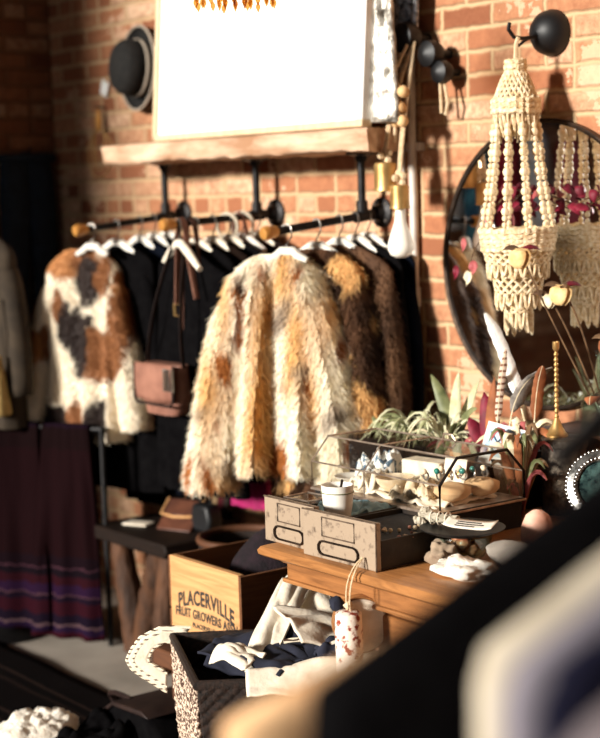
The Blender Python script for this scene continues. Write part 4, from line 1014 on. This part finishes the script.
o = cloth('bracelet_cloth', 'folded pale cloth with dark beads left of the white jewellery box', 'cloth', K['linen'], (-3.215, -.655, CB+.03), (.08, .09), .2, .03, 91)

# ------------------------------------------------------------------ things on the right part of the counter
t = thing('stone_bowl', 'clear glass bowl holding red stones under the sage plate', 'bowl', (-2.69, -.815, .7805))
finish('bowl', MB().lathe([(0, .004), (.03, .004), (.035, .0), (.05, .012), (.066, .04), (.07, .062), (.068, .062), (.062, .04), (.045, .016), (0, .01)], 30), K['aquaglass'], t)
for k, (a, r, z) in enumerate(((0, .03, .03), (1.2, .032, .032), (2.4, .03, .028), (3.6, .033, .03), (4.8, .03, .031), (.5, .0, .038), (5.6, .028, .046), (2.9, .022, .048))):
    o = finish('agate_stone', MB().ball((0, 0, 0), (.018, .016, .013), 10, jit=.3), K['redstone'], loc=(-2.69+r*math.cos(a), -.815+r*math.sin(a), .7805+z)); tag(o, 'red agate stone in the glass bowl', 'stone', 'red stones in the glass bowl')
t = thing('sage_plate', 'dark oval plate resting on the glass bowl, carrying sage and a label', 'plate', (-2.69, -.815, .846))
mb = MB(); mb.lathe([(0, 0), (.07, 0), (.098, .010), (.10, .013), (.096, .014), (.07, .005), (0, .005)], 32); finish('plate_disc', mb, K['blackplastic'], t)
t = thing('sage_bundle', 'tied bundle of dried grey sage on the plate', 'sage', (-2.755, -.83, .872), R(18))
mb = MB(); rn = random.Random(4)
for k in range(26):
    a = rn.uniform(0, 2*PI); r = rn.uniform(0, .014); mb.tube(bez((-.045+rn.uniform(-.01, .01), r*math.cos(a), r*math.sin(a)), (0, r*.7*math.cos(a), r*.7*math.sin(a)), (.05, r*.6*math.cos(a+1), r*.6*math.sin(a+1)), 5), rn.uniform(.004, .007), 5)
for k in range(14): mb.ball((-.045+rn.uniform(-.014, .02), rn.uniform(-.018, .018), rn.uniform(-.012, .016)), rn.uniform(.006, .012), 6, jit=.4)
finish('leaves', mb, K['sage'], t)
mb = MB()
for x in (-.015, .005, .025): mb.tube([(x, .016*math.cos(a), .016*math.sin(a)) for a in [2*PI*k/14 for k in range(14)]], .0018, 5, closed=True)
finish('thread', mb, K['linen'], t)
t = thing('paper_label', 'curled cream printed label lying on the sage plate', 'label', (-2.658, -.82, .8635), R(20))
mb = MB(); mb.grid(lambda u, v: (-.062+.124*u, -.02+.04*v, .006*(2*u-1)**4+.012*v), 14, 5); finish('paper', mb, K['paper'], t, solid=.0012)
for k, w in enumerate((.05, .07, .06)):
    mb = MB(); mb.grid(lambda u, v: (-.035+w*u, -.013+.009*k+.004*v, .0014+.012*(.175+.225*k+.1*v)+.006*(2*((.027+w*u)/.124)-1)**4), 12, 2); finish('print_line', mb, K['ink'], t, solid=.0006)
o = finish('salt_crystal', MB().lathe([(0, 0), (.034, .0), (.042, .02), (.040, .05), (.028, .078), (.012, .09), (0, .092)], 12), K['salt'], loc=(-2.66, -.60, .7805)); tag(o, 'pink salt crystal standing right of the sage plate', 'crystal')
def fleece(loc, r, label, cat, m_):
    mb = MB(); mb.ball((0, 0, r[2]*.8), r, 40, jit=.5); mb.v = [(x*(1+.10*mn.noise(Vector((x*90, y*90, z*90)))), y*(1+.10*mn.noise(Vector((x*90, y*90+7, z*90)))), z*(1+.18*mn.noise(Vector((x*70, y*70, z*70+3))))) for x, y, z in mb.v]
    o = finish('fleece_tuft', mb, m_, loc=loc, angle=180); return tag(o, label, cat)
fleece((-2.575, -.915, .7805), (.075, .05, .022), 'tuft of white fleece lying near the counter front edge', 'fleece', K['whitefur'])
fleece((-2.685, -.885, .7805), (.035, .03, .03), 'small grey-brown fur tail beside the white fleece', 'fur', mat('greybrown_fur', srgb(160, 140, 118), srgb(116, 98, 82), 20, .95))
o = finish('suede_pouch', MB().ball((0, 0, 0), (.07, .05, .03), 16, jit=.2), mat('grey_suede', srgb(168, 158, 146), srgb(140, 130, 120), 12, .9), loc=(-2.56, -.78, .812)); tag(o, 'flat grey suede pouch behind the white fleece', 'pouch')

t = thing('plant_trough', 'long low wooden trough of plants and feathers behind the glass case', 'planter', (-3.26, -.30, .7805))
mb = MB(); mb.bx(-.33, .27, -.125, -.11, 0, .15); finish('long_side', mb, K['darkwood'], t)
finish('long_side', MB().bx(-.33, .27, .11, .125, 0, .15), K['darkwood'], t)
for x in (-.33, .255): finish('short_side', MB().bx(x, x+.015, -.11, .11, 0, .15), K['darkwood'], t)
finish('moss', MB().grid(lambda u, v: (-.315+.57*u, -.11+.22*v, .135+.025*mn.noise(Vector((u*14, v*7, 1)))), 40, 16), mat('moss_soil', srgb(84, 76, 46), srgb(46, 36, 26), 40, .95, bstr=.9), t)
MZ = .915
def plant(name, label, cat, loc, leaves, group=None, mats=('leafpale',)):
    t = thing(name, label, cat, loc, 0, group)
    for k, (p0, p1, p2, w) in enumerate(leaves):
        mb = MB(); blade(mb, p0, p1, p2, w, 9, .25); finish('leaf', mb, K[mats[k % len(mats)]], t, solid=.0016)
    return t
rn = random.Random(12)
def rosette(n, L, up, w, spread=1.0, droop=.5):
    out = []
    for k in range(n):
        a = 2*PI*k/n+rn.uniform(-.3, .3); l = L*rn.uniform(.6, 1.15); u = up*rn.uniform(.5, 1.3)
        out.append(((.006*math.cos(a), .006*math.sin(a), 0), (l*.45*math.cos(a)*spread, l*.45*math.sin(a)*spread, u*1.25), (l*math.cos(a)*spread, l*math.sin(a)*spread, u*(1-droop)), w*rn.uniform(.7, 1.2)))
    return out
plant('air_plant', 'pale spidery air plant nearest the left end of the plant trough', 'plant', (-3.47, -.32, MZ), rosette(16, .14, .10, .0042, droop=.9), 'spidery pale plants', ('leafpale', 'leafpale', 'leafgreen'))
plant('air_plant', 'pale spidery air plant with arching leaves left of the broad-leaved sage plant', 'plant', (-3.38, -.34, MZ), rosette(24, .17, .13, .0042, droop=.8), 'spidery pale plants', ('leafpale', 'leafgreen', 'leafpale'))
plant('air_plant', 'pale spidery air plant in front of the broad-leaved sage plant', 'plant', (-3.25, -.36, MZ), rosette(22, .15, .12, .0042, droop=.8), 'spidery pale plants', ('leafpale', 'leafpale', 'creampetal'))
plant('sage_plant', 'broad-leaved grey-green plant rising tallest at the left of the feathers', 'plant', (-3.27, -.30, MZ), [
    ((0, 0, 0), (-.03, 0, .12), (-.085, -.01, .20), .020), ((0, 0, 0), (.0, 0, .12), (.02, 0, .215), .018), ((0, 0, 0), (.04, .0, .10), (.10, -.01, .12), .022),
    ((0, 0, 0), (-.05, -.02, .06), (-.12, -.04, .08), .018), ((0, 0, 0), (.03, -.03, .06), (.06, -.06, .08), .020), ((0, 0, 0), (.02, .03, .12), (.06, .04, .19), .016), ((0, 0, 0), (-.02, .02, .1), (-.04, .05, .17), .015)], None, ('leafgreen', 'leafpale'))
plant('sage_plant', 'small broad-leaved plant with two leaves at the far left of the trough', 'plant', (-3.555, -.33, MZ), [((0, 0, 0), (-.01, 0, .03), (-.04, 0, .06), .012), ((0, 0, 0), (.02, 0, .04), (.055, 0, .065), .010), ((0, 0, 0), (.02, -.02, .02), (.06, -.03, .02), .01)], None, ('leafgreen',))
plant('maroon_plant', 'dark maroon-leaved plant standing left of the banded feather', 'plant', (-3.10, -.32, MZ), [
    ((0, 0, 0), (-.01, 0, .09), (-.03, 0, .17), .026), ((0, 0, 0), (.0, -.01, .10), (.012, 0, .215), .016), ((0, 0, 0), (-.04, -.02, .06), (-.06, -.03, .10), .024),
    ((0, 0, 0), (.03, -.02, .05), (.05, -.03, .08), .02), ((0, 0, 0), (-.05, 0, .05), (-.10, -.01, .06), .018), ((0, 0, 0), (.02, 0, .12), (.0, .01, .20), .014)], None, ('maroonleaf', 'rustleaf', 'maroonleaf', 'leafgreen', 'maroonleaf', 'rustleaf'))
plant('berry_sprig', 'reddish dried sprig lying low between the pale plants and the photo card', 'plant', (-3.17, -.38, MZ), rosette(14, .10, .05, .008, droop=.6), None, ('maroonleaf', 'leafbrown', 'pinkpetal', 'leafgreen'))
plant('dried_leaves', 'tangle of brown dried leaves behind the photo card', 'plant', (-3.01, -.30, MZ), rosette(16, .11, .10, .012, droop=.5), None, ('leafbrown', 'rustleaf', 'creampetal', 'leafgreen'))
plant('dried_leaves', 'tangle of brown and pink dried leaves between photo card and tin', 'plant', (-2.935, -.385, .7805), rosette(30, .10, .21, .010, droop=.2), None, ('leafbrown', 'rustleaf', 'leafgreen', 'creampetal', 'pinkpetal'))
def feather(label, P, w, m_, group='feathers stuck in the trough', tipm=None, ww=None):
    base = Vector(P[0]); t = thing('feather', label, 'feather', base, 0, group)
    Q = [Vector(p)-base for p in P]
    finish('quill', MB().tube(bez(*Q, 12), [.0022-.0012*k/11 for k in range(12)], 6), K['creampetal'], t)
    c = bez(*Q, 30)[9:]; mb = MB(); n = len(c); vs, fs = [], []
    sd0 = Vector((.602, .799, 0))
    for i, p in enumerate(c):
        d = (c[min(n-1, i+1)]-c[max(0, i-1)]).normalized(); sd = sd0.cross(d).cross(d); sd = (sd0-d*sd0.dot(d)).normalized()
        q = i/(n-1); wd = w*(min(1, q*5+.25))*(1-max(0, (q-.7)/.3)**2*.8)
        up = sd.cross(d)*wd*.25
        vs += [p-sd*wd*(.75+.06*math.sin(i*2.1))+up, p, p+sd*wd*(1+.06*math.sin(i*1.7))+up]
    for i in range(n-1): fs += [(3*i, 3*i+1, 3*i+4, 3*i+3), (3*i+1, 3*i+2, 3*i+5, 3*i+4)]
    mb.add(vs, fs); finish('vane', mb, K[m_], t, solid=.0012)
    return t
feather('long white feather leaning up to the left across the round mirror', ((-2.985, -.29, .94), (-3.05, -.28, 1.14), (-3.19, -.255, 1.292)), .020, 'whitefeather')
feather('banded brown and cream feather standing upright beside the maroon plant', ((-3.075, -.33, .93), (-3.085, -.32, 1.05), (-3.065, -.30, 1.205)), .011, 'bandfeather')
feather('grey feather arching to the right above the dried leaves', ((-3.05, -.31, .93), (-3.06, -.30, 1.13), (-2.915, -.28, 1.165)), .022, 'greyfeather')
feather('rust-tipped feather hanging in front of the candlestick', ((-2.955, -.31, .93), (-2.965, -.30, 1.10), (-2.93, -.30, 1.17)), .018, 'rustleaf')
feather('small white feather low beside the photo card', ((-2.935, -.37, .93), (-2.93, -.38, .98), (-2.91, -.40, 1.0)), .014, 'whitefeather')
t = thing('photo_card', 'white instant-photo card with a blue print, tilted in front of the plants', 'photo', (-2.985, -.42, .908), rot=(R(-18), R(14), R(35)))
finish('card', MB().bx(-.052, .052, -.001, .001, 0, .115), K['card'], t)
mb = MB(); mb.bx(-.045, .045, -.0016, -.001, .028, .108); im = finish('print', mb, K['cardlight'], t)
mb = MB()
for a, b in (((-.04, .036), (.012, .104)), ((.012, .104), (.04, .09)), ((.0, .05), (.04, .075)), ((.02, .104), (.03, .034)), ((-.04, .09), (-.012, .06)), ((-.03, .034), (.01, .05))):
    mb.tube([(a[0], -.0018, a[1]), (b[0], -.0018, b[1])], .005, 5, flat=.15)
finish('blue_strokes', mb, K['cardblue'], t)

t = thing('back_riser', 'brown wooden riser box against the wall carrying the aqua bottle', 'riser', (-2.84, -.095, .7805))
finish('box', MB().bx(-.25, .35, -.075, .09, 0, .195), K['bench'], t, bevel=.004)
t = thing('tin_canister', 'dark patinated tin canister under the brass candlestick', 'canister', (-2.895, -.26, .7805))
finish('body', MB().lathe([(0, 0), (.056, 0), (.058, .004), (.058, .184), (.056, .188), (0, .188)], 32), K['tin'], t)
finish('lid', MB().lathe([(.060, .176), (.062, .178), (.062, .196), (.058, .2), (0, .2)], 32), K['tin'], t)
t = thing('candlestick', 'slim twisted brass candlestick standing on the dark tin', 'candlestick', (-2.915, -.265, .981))
finish('base', MB().lathe([(0, 0), (.030, 0), (.030, .005), (.025, .010), (.016, .026), (.008, .044), (.0055, .05), (0, .05)], 26), K['brass'], t)
tw = [(.0052+.0014*math.sin(k*1.25), .05+.0027*k) for k in range(66)]
finish('stem', MB().lathe(tw, 14), K['brass'], t)
finish('candle_cup', MB().lathe([(.005, .226), (.009, .232), (.009, .25), (.007, .25), (.006, .236), (0, .236)], 16), K['brass'], t)
t = thing('glass_bottle', 'square aqua glass bottle with a tall neck holding dried flowers', 'bottle', (-2.895, -.105, .976))
def bot(u, v):
    prof = [(.052, 0), (.054, .01), (.054, .075), (.048, .095), (.028, .108), (.019, .12), (.017, .20), (.022, .205), (.022, .22)]
    f = v*(len(prof)-1); i = min(len(prof)-2, int(f)); q = f-i; r = prof[i][0]*(1-q)+prof[i+1][0]*q; z = prof[i][1]*(1-q)+prof[i+1][1]*q
    a = 2*PI*u+.6; e = 3.2 if z < .1 else 2; c, s_ = math.cos(a), math.sin(a); k = (abs(c)**e+abs(s_)**e)**(-1/e)
    return (r*k*c, r*k*s_, z)
mb = MB(); mb.grid(bot, 40, 36, closed_u=True); mb.f.append(tuple(i*36 for i in range(40))); finish('bottle', mb, K['aquaglass'], t, angle=60)
finish('water', MB().grid(lambda u, v: (lambda p: (p[0]*.9, p[1]*.9, p[2]+.004))(bot(u, v*.28)), 30, 10, closed_u=True), K['aquaglass'], t)
def rose(label, base, mid, tip, r, m_, group, leafs=1, cat='dried flower', up=-1):
    b = Vector(base); t = thing('dried_rose', label, cat, b, 0, group)
    finish('stem', MB().tube(bez((0, 0, 0), Vector(mid)-b, Vector(tip)-b, 12), .0026, 6), K['leafbrown'], t)
    c = Vector(tip)-b
    for k in range(7):
        a = 2*PI*k/7; rr = r*(.55 if k % 2 else .8); d = Vector((math.cos(a), math.sin(a), 0))
        mb = MB(); blade(mb, c+V(0, 0, up*-.006), c+d*rr+V(0, 0, up*.3*r), c+d*rr*.55+V(0, 0, up*1.5*r), r*.62, 6, .35); finish('petal', mb, K[m_], t, solid=.0015)
    for k in range(leafs):
        mb = MB(); a = 1.1+2.3*k; blade(mb, c, c+V(.03*math.cos(a), .03*math.sin(a), .02), c+V(.055*math.cos(a), .055*math.sin(a), .004), .010, 6, .2); finish('sepal', mb, K['leafbrown' if k else 'maroonleaf'], t, solid=.001)
    return t
RG = 'dried flowers in the aqua bottle'
rose('dried yellow rose hanging just below the chandelier rim', (-2.893, -.107, 1.0), (-3.02, -.23, 1.36), (-3.055, -.25, 1.462), .030, 'rosepetal', RG, 2)
rose('dried yellow rose lower right of the chandelier, over the bottle', (-2.89, -.102, 1.0), (-2.92, -.16, 1.30), (-2.955, -.20, 1.365), .030, 'rosepetal', RG, 3)
rose('cream dried bloom drooping between the two yellow roses', (-2.897, -.10, 1.0), (-2.96, -.16, 1.25), (-3.0, -.20, 1.34), .020, 'creampetal', RG, 2)
rose('rust-coloured dried bloom leaning right above the bottle', (-2.887, -.108, 1.0), (-2.85, -.14, 1.15), (-2.82, -.16, 1.23), .030, 'rustleaf', RG, 2)
feather('rust and white feather hanging against the bottle neck', ((-2.88, -.118, 1.0), (-2.90, -.16, 1.12), (-2.868, -.19, 1.06)), .018, 'rustleaf', None)
# round beaded picture disc at the right edge
t = thing('beaded_disc', 'round silver-beaded glass dish propped upright at the right edge of the counter', 'dish', (-2.63, -.40, .905), rot=(R(68), 0, R(40)))
finish('glass_center', MB().lathe([(0, .004), (.06, .004), (.062, -.004), (0, -.006)], 32), mat('teal_enamel', srgb(70, 96, 92), srgb(14, 30, 32), 45, .15, 0, .6, bstr=0), t)
finish('rim', MB().lathe([(.06, -.006), (.064, .010), (.074, .014), (.088, .008), (.092, -.004), (.086, -.012), (.06, -.010)], 40), K['silvermetal'], t)
for rr, n, b in ((.069, 44, .0042), (.090, 54, .0048)):
    mb = MB()
    for k in range(n): mb.ball((rr*math.cos(2*PI*k/n), rr*math.sin(2*PI*k/n), .012 if rr < .08 else .004), b, 6)
    finish('bead_border', mb, K['silvermetal'], t)
finish('support_leg', MB().tube([(0, .02, -.01), (0, -.09, -.085)], .006, 6), K['silvermetal'], t)

# ------------------------------------------------------------------ round mirror and macrame chandelier on the right
t = thing('round_mirror', 'large round mirror in a thin dark rim on the bricks behind the chandelier', 'mirror', (-3.20, -.003, 1.41))
A = axisM((0, 0, 0), (0, -1, 0))
finish('mirror_glass', MB().lathe([(0, .014), (.402, .014), (.404, .0), (0, 0)], 80, A), K['mirror'], t, angle=20)
finish('rim', MB().lathe([(.400, .0), (.412, .0), (.412, .020), (.408, .022), (.400, .020), (.400, .0)], 80, A), K['darkpull'], t)
t = thing('ceiling_hook', 'black dome hook fixed high on the bricks, holding the macrame chandelier', 'hook', (-3.165, 0, 2.055))
finish('dome', MB().lathe([(.064, 0), (.064, .012), (.058, .034), (.042, .054), (.020, .066), (0, .069)], 32, A), K['blackplastic'], t)
finish('hook_arm', MB().tube([(0, -.066, -.012), (-.006, -.11, -.018), (-.004, -.150, -.016), (-.006, -.168, .004), (-.008, -.162, .022)], .0055, 8), K['iron'], t)
finish('hook_arm', MB().tube([(0, -.068, -.01), (-.012, -.10, -.022), (-.02, -.115, -.036), (-.03, -.12, -.026)], .0045, 8), K['iron'], t)
CHX, CHY = -3.165, -.15
def chandelier(loc, label):
    t = thing('macrame_chandelier', label, 'chandelier', loc)
    S = .71
    def fin(name, mb, m_, t):
        mb.v = [(p[0]*S, p[1]*S, p[2]) for p in mb.v]
        return finish(name, mb, m_, t)
    rope = MB(); rope.tube([(.011, .002, 2.038), (.004, 0, 2.02), (0, 0, 1.95)], .006, 6, M=Matrix.Translation((0, 0, -loc[2]))); finish('hanging_cord', rope, K['rope'], t)
    Z = lambda z: z-loc[2]
    def ringt(mb, r, z, w, n=40, wob=.0):
        mb.tube([((r+wob*math.sin(k*2.9))*math.cos(2*PI*k/n), (r+wob*math.sin(k*2.9))*math.sin(2*PI*k/n), Z(z)+wob*math.cos(k*2.1)) for k in range(n)], w, 6, closed=True)
    mb = MB()
    ringt(mb, .036, 1.972, .008, 24, .002); ringt(mb, .038, 1.958, .009, 24, .002); ringt(mb, .037, 1.944, .008, 24, .002)
    for k in range(44):            # knotted bell
        a0 = 2*PI*k/22*(1 if k < 22 else -1); dr = 1 if k < 22 else -1
        mb.tube([((.037+.047*(j/7)**.75+.002*math.sin(j*3+k))*math.cos(a0+dr*j*.12), (.037+.047*(j/7)**.75)*math.sin(a0+dr*j*.12), Z(1.945-.078*j/7)) for j in range(8)], .0052, 5)
    fin('crown', mb, K['macrame'], t)
    mb = MB()
    for i, z in enumerate((1.868, 1.854, 1.840)): ringt(mb, .088, z, .0085, 48, .003)
    fin('crown_band', mb, K['macrame'], t)
    mb = MB()
    for k in range(26):            # inner fringe below the crown
        a = 2*PI*k/26; mb.tube([(.080*math.cos(a), .080*math.sin(a), Z(1.84)), (.078*math.cos(a+.1), .078*math.sin(a+.1), Z(1.80)), (.066*math.cos(a+.12), .066*math.sin(a+.12), Z(1.765+.012*math.sin(k*2)))], [.007, .006, .003], 5)
    fin('inner_fringe', mb, K['macrame'], t)
    rn = random.Random(3)
    for k in range(10):
        a = 2*PI*k/10+.1; mb = MB(); n = 17
        for j in range(n):
            q = j/(n-1); r = .086+(.140-.086)*q-.006*math.sin(q*PI); z = 1.80-(1.80-1.515)*q
            big = .0095+.0045*((j % 3) == 1)+.002*rn.random()
            mb.ball((r*math.cos(a), r*math.sin(a), Z(z)), (big*1.05, big*1.05, big*.85), 8)
        mb.tube([((.086+.054*(j/8)-.006*math.sin(j/8*PI))*math.cos(a), (.086+.054*(j/8)**1.15-.012*math.sin(j/8*PI))*math.sin(a), Z(1.84-.325*j/8)) for j in range(9)], .0025, 4)
        fin('bead_strand', mb, K['bead'], t)
    def tier(r0, r1, zt, zb, n, name, loops=.03):
        mb = MB()
        for z in (zt, zt-.013): ringt(mb, r0, z, .008, 56, .003)
        for k in range(n*2):       # diamond netting
            d = 1 if k < n else -1; a0 = 2*PI*(k % n)/n
            mb.tube([((r0+(r1-r0)*j/6)*math.cos(a0+d*j*PI/n/1.5), (r0+(r1-r0)*j/6)*math.sin(a0+d*j*PI/n/1.5), Z(zt-.012-(zt-zb-.012)*j/6)) for j in range(7)], .0045, 5)
        for k in range(n):         # hanging loops
            a = 2*PI*k/n; da = PI/n*.8
            mb.tube([(r1*math.cos(a+da*s_), r1*math.sin(a+da*s_), Z(zb-loops*(1-s_*s_)*(1+.2*math.sin(k*2.3)))) for s_ in (-1, -.7, -.35, 0, .35, .7, 1)], .0062, 5)
        fin(name, mb, K['macrame'], t)
    mb = MB()
    for i, z in enumerate((1.514, 1.500, 1.487)): ringt(mb, .143-.002*i, z, .009, 60, .003)
    fin('main_rim', mb, K['macrame'], t)
    tier(.136, .118, 1.478, 1.425, 20, 'lace_tier', .035)
    tier(.100, .088, 1.408, 1.345, 16, 'lace_tier', .04)
    tier(.062, .052, 1.330, 1.290, 11, 'lace_tier', .052)
    mb = MB()
    for k in range(24):
        a = 2*PI*k/24; mb.tube([(.128*math.cos(a), .128*math.sin(a), Z(1.44)), (.100*math.cos(a), .100*math.sin(a), Z(1.408))], .004, 4)
        mb.tube([(.086*math.cos(a), .086*math.sin(a), Z(1.35)), (.062*math.cos(a), .062*math.sin(a), Z(1.33))], .004, 4)
    fin('tie_cords', mb, K['macrame'], t)
    return t
chandelier((CHX, CHY, 1.972), 'cream macrame and bead chandelier hanging from the black dome hook')
# dried flower garland behind and around the chandelier
t = thing('flower_garland', 'garland of dried maroon leaves strung behind the chandelier bead strands', 'garland', (-3.17, -.045, 1.60))
finish('vine', MB().tube([(-.20, .0, -.03), (-.12, .0, .03), (0, 0, .0), (.10, .0, -.03), (.22, .0, .02)], .0025, 6), K['leafbrown'], t)
rn = random.Random(8)
for k in range(22):
    x = -.20+.019*k; p = Vector((x, -.004, -.035*math.cos(k*1.9))); a = rn.uniform(0, 2*PI); l = rn.uniform(.035, .06)
    e = V(l*math.cos(a)*.8, rn.uniform(-.02, .02), -abs(l*math.sin(a)))
    mb = MB(); blade(mb, p, p+e*.5+V(0, -.01, .012), p+e, .013, 6, .3); finish('petal', mb, K['maroonleaf' if k % 11 else 'pinkpetal'], t, solid=.001)
t = thing('petal_strand', 'string of pink and white petals hanging left of the chandelier tiers', 'petals', (-3.345, -.14, 1.49))
finish('thread', MB().tube(bez((.088, .0, .018), (-.01, 0, .01), (-.03, 0, -.10), 8), .0018, 5), K['leafbrown'], t)
for k, (x, z, m_, s_) in enumerate(((-.05, -.02, 'pinkpetal', .009), (-.012, -.085, 'pinkpetal', .014), (-.035, -.115, 'creampetal', .013), (-.085, -.10, 'maroonleaf', .010))):
    mb = MB(); blade(mb, (x, 0, z+.022), (x+.02, -.01, z), (x-.006, 0, z-.022), s_, 6, .4); finish('petal', mb, K[m_], t, solid=.001)

# crystal chandelier high in front of the white-painted mirror (only its lower fringe is in view)
K['amberglass'] = glass_thin('amber_glass', (.80, .56, .26, 1), .08, .10)
t = thing('crystal_chandelier', 'small gold crystal chandelier seen against the top edge of the white-painted mirror', 'chandelier', (-3.415, -.90, 2.168))
finish('stem', MB().tube([(0, 0, .05), (0, 0, 2.03)], .006, 6), K['brass'], t)
mb = MB()
for r, z in ((.100, .02), (.05, .07)): mb.tube([(r*math.cos(a), r*math.sin(a), z) for a in [2*PI*k/32 for k in range(32)]], .006, 6, closed=True)
for k in range(6): a = PI/3*k; mb.tube(bez((0, 0, .10), (.06*math.cos(a), .06*math.sin(a), .0), (.100*math.cos(a), .100*math.sin(a), .02), 8), .003, 5)
finish('gold_frame', mb, K['brass'], t)
for k in range(20):
    a = 2*PI*k/20; r = .100; z = .012
    mb = MB(); 
    for j in range(4): mb.ball((r*math.cos(a), r*math.sin(a), z-.011*j), .0045, 6)
    mb.lathe([(0, 0), (.006, -.010), (.0065, -.016), (0, -.030)], 6, c=(r*math.cos(a), r*math.sin(a), z-.045+.006*(k % 3)))
    finish('crystal_drop', mb, K['amberglass'], t)
for k in range(10):
    a = 2*PI*k/10; r = .042; mb = MB(); mb.lathe([(0, 0), (.006, -.010), (.0065, -.016), (0, -.034)], 6, c=(r*math.cos(a), r*math.sin(a), -.03+.006*(k % 2))); mb.tube([(r*math.cos(a), r*math.sin(a), .06), (r*math.cos(a), r*math.sin(a), -.03)], .0015, 4)
    finish('crystal_drop', mb, K['amberglass'], t)

# ------------------------------------------------------------------ floor: rug, sheepskin, dark bag
mb = MB(); mb.grid(lambda u, v: (-5.7+1.62*u, -2.1+1.36*v+.02*mn.noise(Vector((u*4, 0, 2))), .008+.006*mn.noise(Vector((u*6, v*6, 0)))), 40, 40)
o = finish('striped_rug', mb, K['rug'], solid=.008, rot=(0, 0, 0)); tag(o, 'dark striped rug on the pale floor at lower left', 'rug')
mb = MB(); mb.ball((0, 0, .062), (.095, .12, .062), 64, jit=.25); mb.v = [(x*(1+.08*mn.noise(Vector((x*75, y*75, z*75)))), y*(1+.08*mn.noise(Vector((x*75, y*75+7, z*75)))), z*(1+.14*mn.noise(Vector((x*60, y*60, z*60+3))))) for x, y, z in mb.v]
o = finish('sheepskin', mb, K['whitefur'], loc=(-4.13, -1.19, .018), angle=180); tag(o, 'curly cream sheepskin bundle on the rug at the bottom left', 'sheepskin')
cloth('dark_cardigan', 'black cardigan heaped right of the sheepskin on the rug', 'cardigan', K['darkcloth'], (-3.96, -1.08, .09), (.22, .26), .3, .07, 101, freq=3)
t = thing('leather_satchel', 'black leather satchel lying on the floor left of the woven basket', 'satchel', (-3.92, -.86, .0))
finish('body', MB().prism([(-.21, 0), (.19, 0), (.20, .06), (.06, .16), (-.10, .15), (-.21, .08)], -.14, .12), K['darkcloth'], t, bevel=.02)
finish('flap', MB().prism([(-.215, .085), (-.10, .156), (.065, .166), (.10, .15), (.06, .150), (-.10, .142), (-.20, .078)], -.145, .10), K['darkleather'], t, bevel=.004)
finish('handle', MB().tube(bez((-.20, -.05, .08), (-.30, -.09, .16), (-.08, -.09, .155), 10), .008, 6), K['darkleather'], t)

# ------------------------------------------------------------------ near rack: garments seen out of focus
FG = V(0, 0, 0)
t = thing('garment_rack', 'near black clothes rack at the lower right, holding the out-of-focus garments', 'clothes rack', (-.72, -2.304, 0), math.atan2(-.6, 1))
finish('top_bar', MB().tube([(-.36, 0, 1.52), (.55, 0, 1.52)], .013, 10), K['iron'], t)
for x in (-.34, .53):
    finish('upright', MB().tube([(x, 0, .03), (x, 0, 1.52)], .013, 10), K['iron'], t); finish('foot', MB().bx(x-.02, x+.02, -.25, .25, 0, .035), K['iron'], t)
def near(x, label, cat, m_, sh, zn, drop, ts, th, hm, L=.85, seed=0, sr=.06, name='coat', out=.03):
    y = -2.2-.6*(x+.9)
    hanger((x, y, 1.52), R(90), hm, K['iron'], 'hangers on the near rack', w=.12)
    t = thing(name, label, cat, (x, y, zn), R(90))
    finish('body', mesh_of(garment_shape(L, sh=sh, hem=sh*1.02, neck=.07, drop=drop, ts=ts, th=th, folds=4, amp=.012, seed=seed, straight=True)), K[m_], t, angle=180)
    for sd in (-1, 1): finish('sleeve', mesh_of(sleeve_shape(sd, sh, .5, sr, sr*1.1, drop+.045, out=out, fwd=0, seed=sd)), K[m_], t, angle=180)
near(-1.0, 'tan shearling coat farthest back on the near rack', 'coat', 'tanfur', .49, 1.33, .085, .045, .06, 'black hanger holding the tan shearling coat', seed=71, out=.10)
near(-.88, 'black wool coat on the near rack in front of the tan shearling', 'coat', 'darkcloth', .42, 1.43, .135, .055, .07, 'black hanger holding the black wool coat', seed=72, out=.10)
near(-.765, 'cream wool coat on the near rack in front of the black coat', 'coat', 'creamcoat', .30, 1.43, .09, .03, .035, 'black hanger holding the cream wool coat', seed=73, sr=.04)
near(-.675, 'white and indigo striped shirt on the near rack', 'shirt', 'indigostripe', .31, 1.452, .09, .03, .05, 'black hanger holding the striped shirt', seed=74, sr=.045, name='shirt')
near(-.57, 'lilac grey jacket nearest the camera on the near rack', 'jacket', 'lilacgrey', .32, 1.445, .10, .05, .07, 'black hanger holding the lilac grey jacket', seed=75, sr=.05, name='jacket')
near(-.45, 'brown fur jacket at the lower right corner on the near rack', 'jacket', 'brownfur', .27, 1.475, .12, .055, .07, 'black hanger holding the brown fur jacket', seed=76, sr=.05, name='jacket')
# garments along the left wall, seen only in the round mirror
t = thing('wall_rail', 'black rail on the left wall holding the blouses mirrored in the round mirror', 'clothes rail', (-5.80, -2.45, 1.93))
finish('bar', MB().tube([(0, -.65, 0), (0, .65, 0)], .0125, 10), K['iron'], t)
for y in (-.6, .6): finish('bracket', MB().tube([(-.25, y, 0), (0, y, 0)], .0125, 10), K['iron'], t)
for k, (y, c, lb, zz) in enumerate(((-2.05, 'bloompale', 'pale blue shirt on the left wall rail, closest to the corner', .02), (-2.25, 'bloomblue', 'teal blouse on the left wall rail beside the pale blue shirt', -.05), (-2.45, 'bloomred', 'red blouse on the left wall rail between teal and pale tops', -.02), (-2.65, 'bloompale', 'pale blue shirt on the left wall rail between two red tops', .0), (-2.88, 'bloomred', 'red blouse on the left wall rail nearest the shopfront', -.02))):
    coat('blouse', lb, 'blouse', (-5.80, y, 1.90+zz), R(60), .5, K[c], None, None, True, sh=.16, hem=.19, ts=.035, th=.05, folds=5, amp=.015, seed=80+k, sl=.4, sr=(.035, .04), sout=.05)
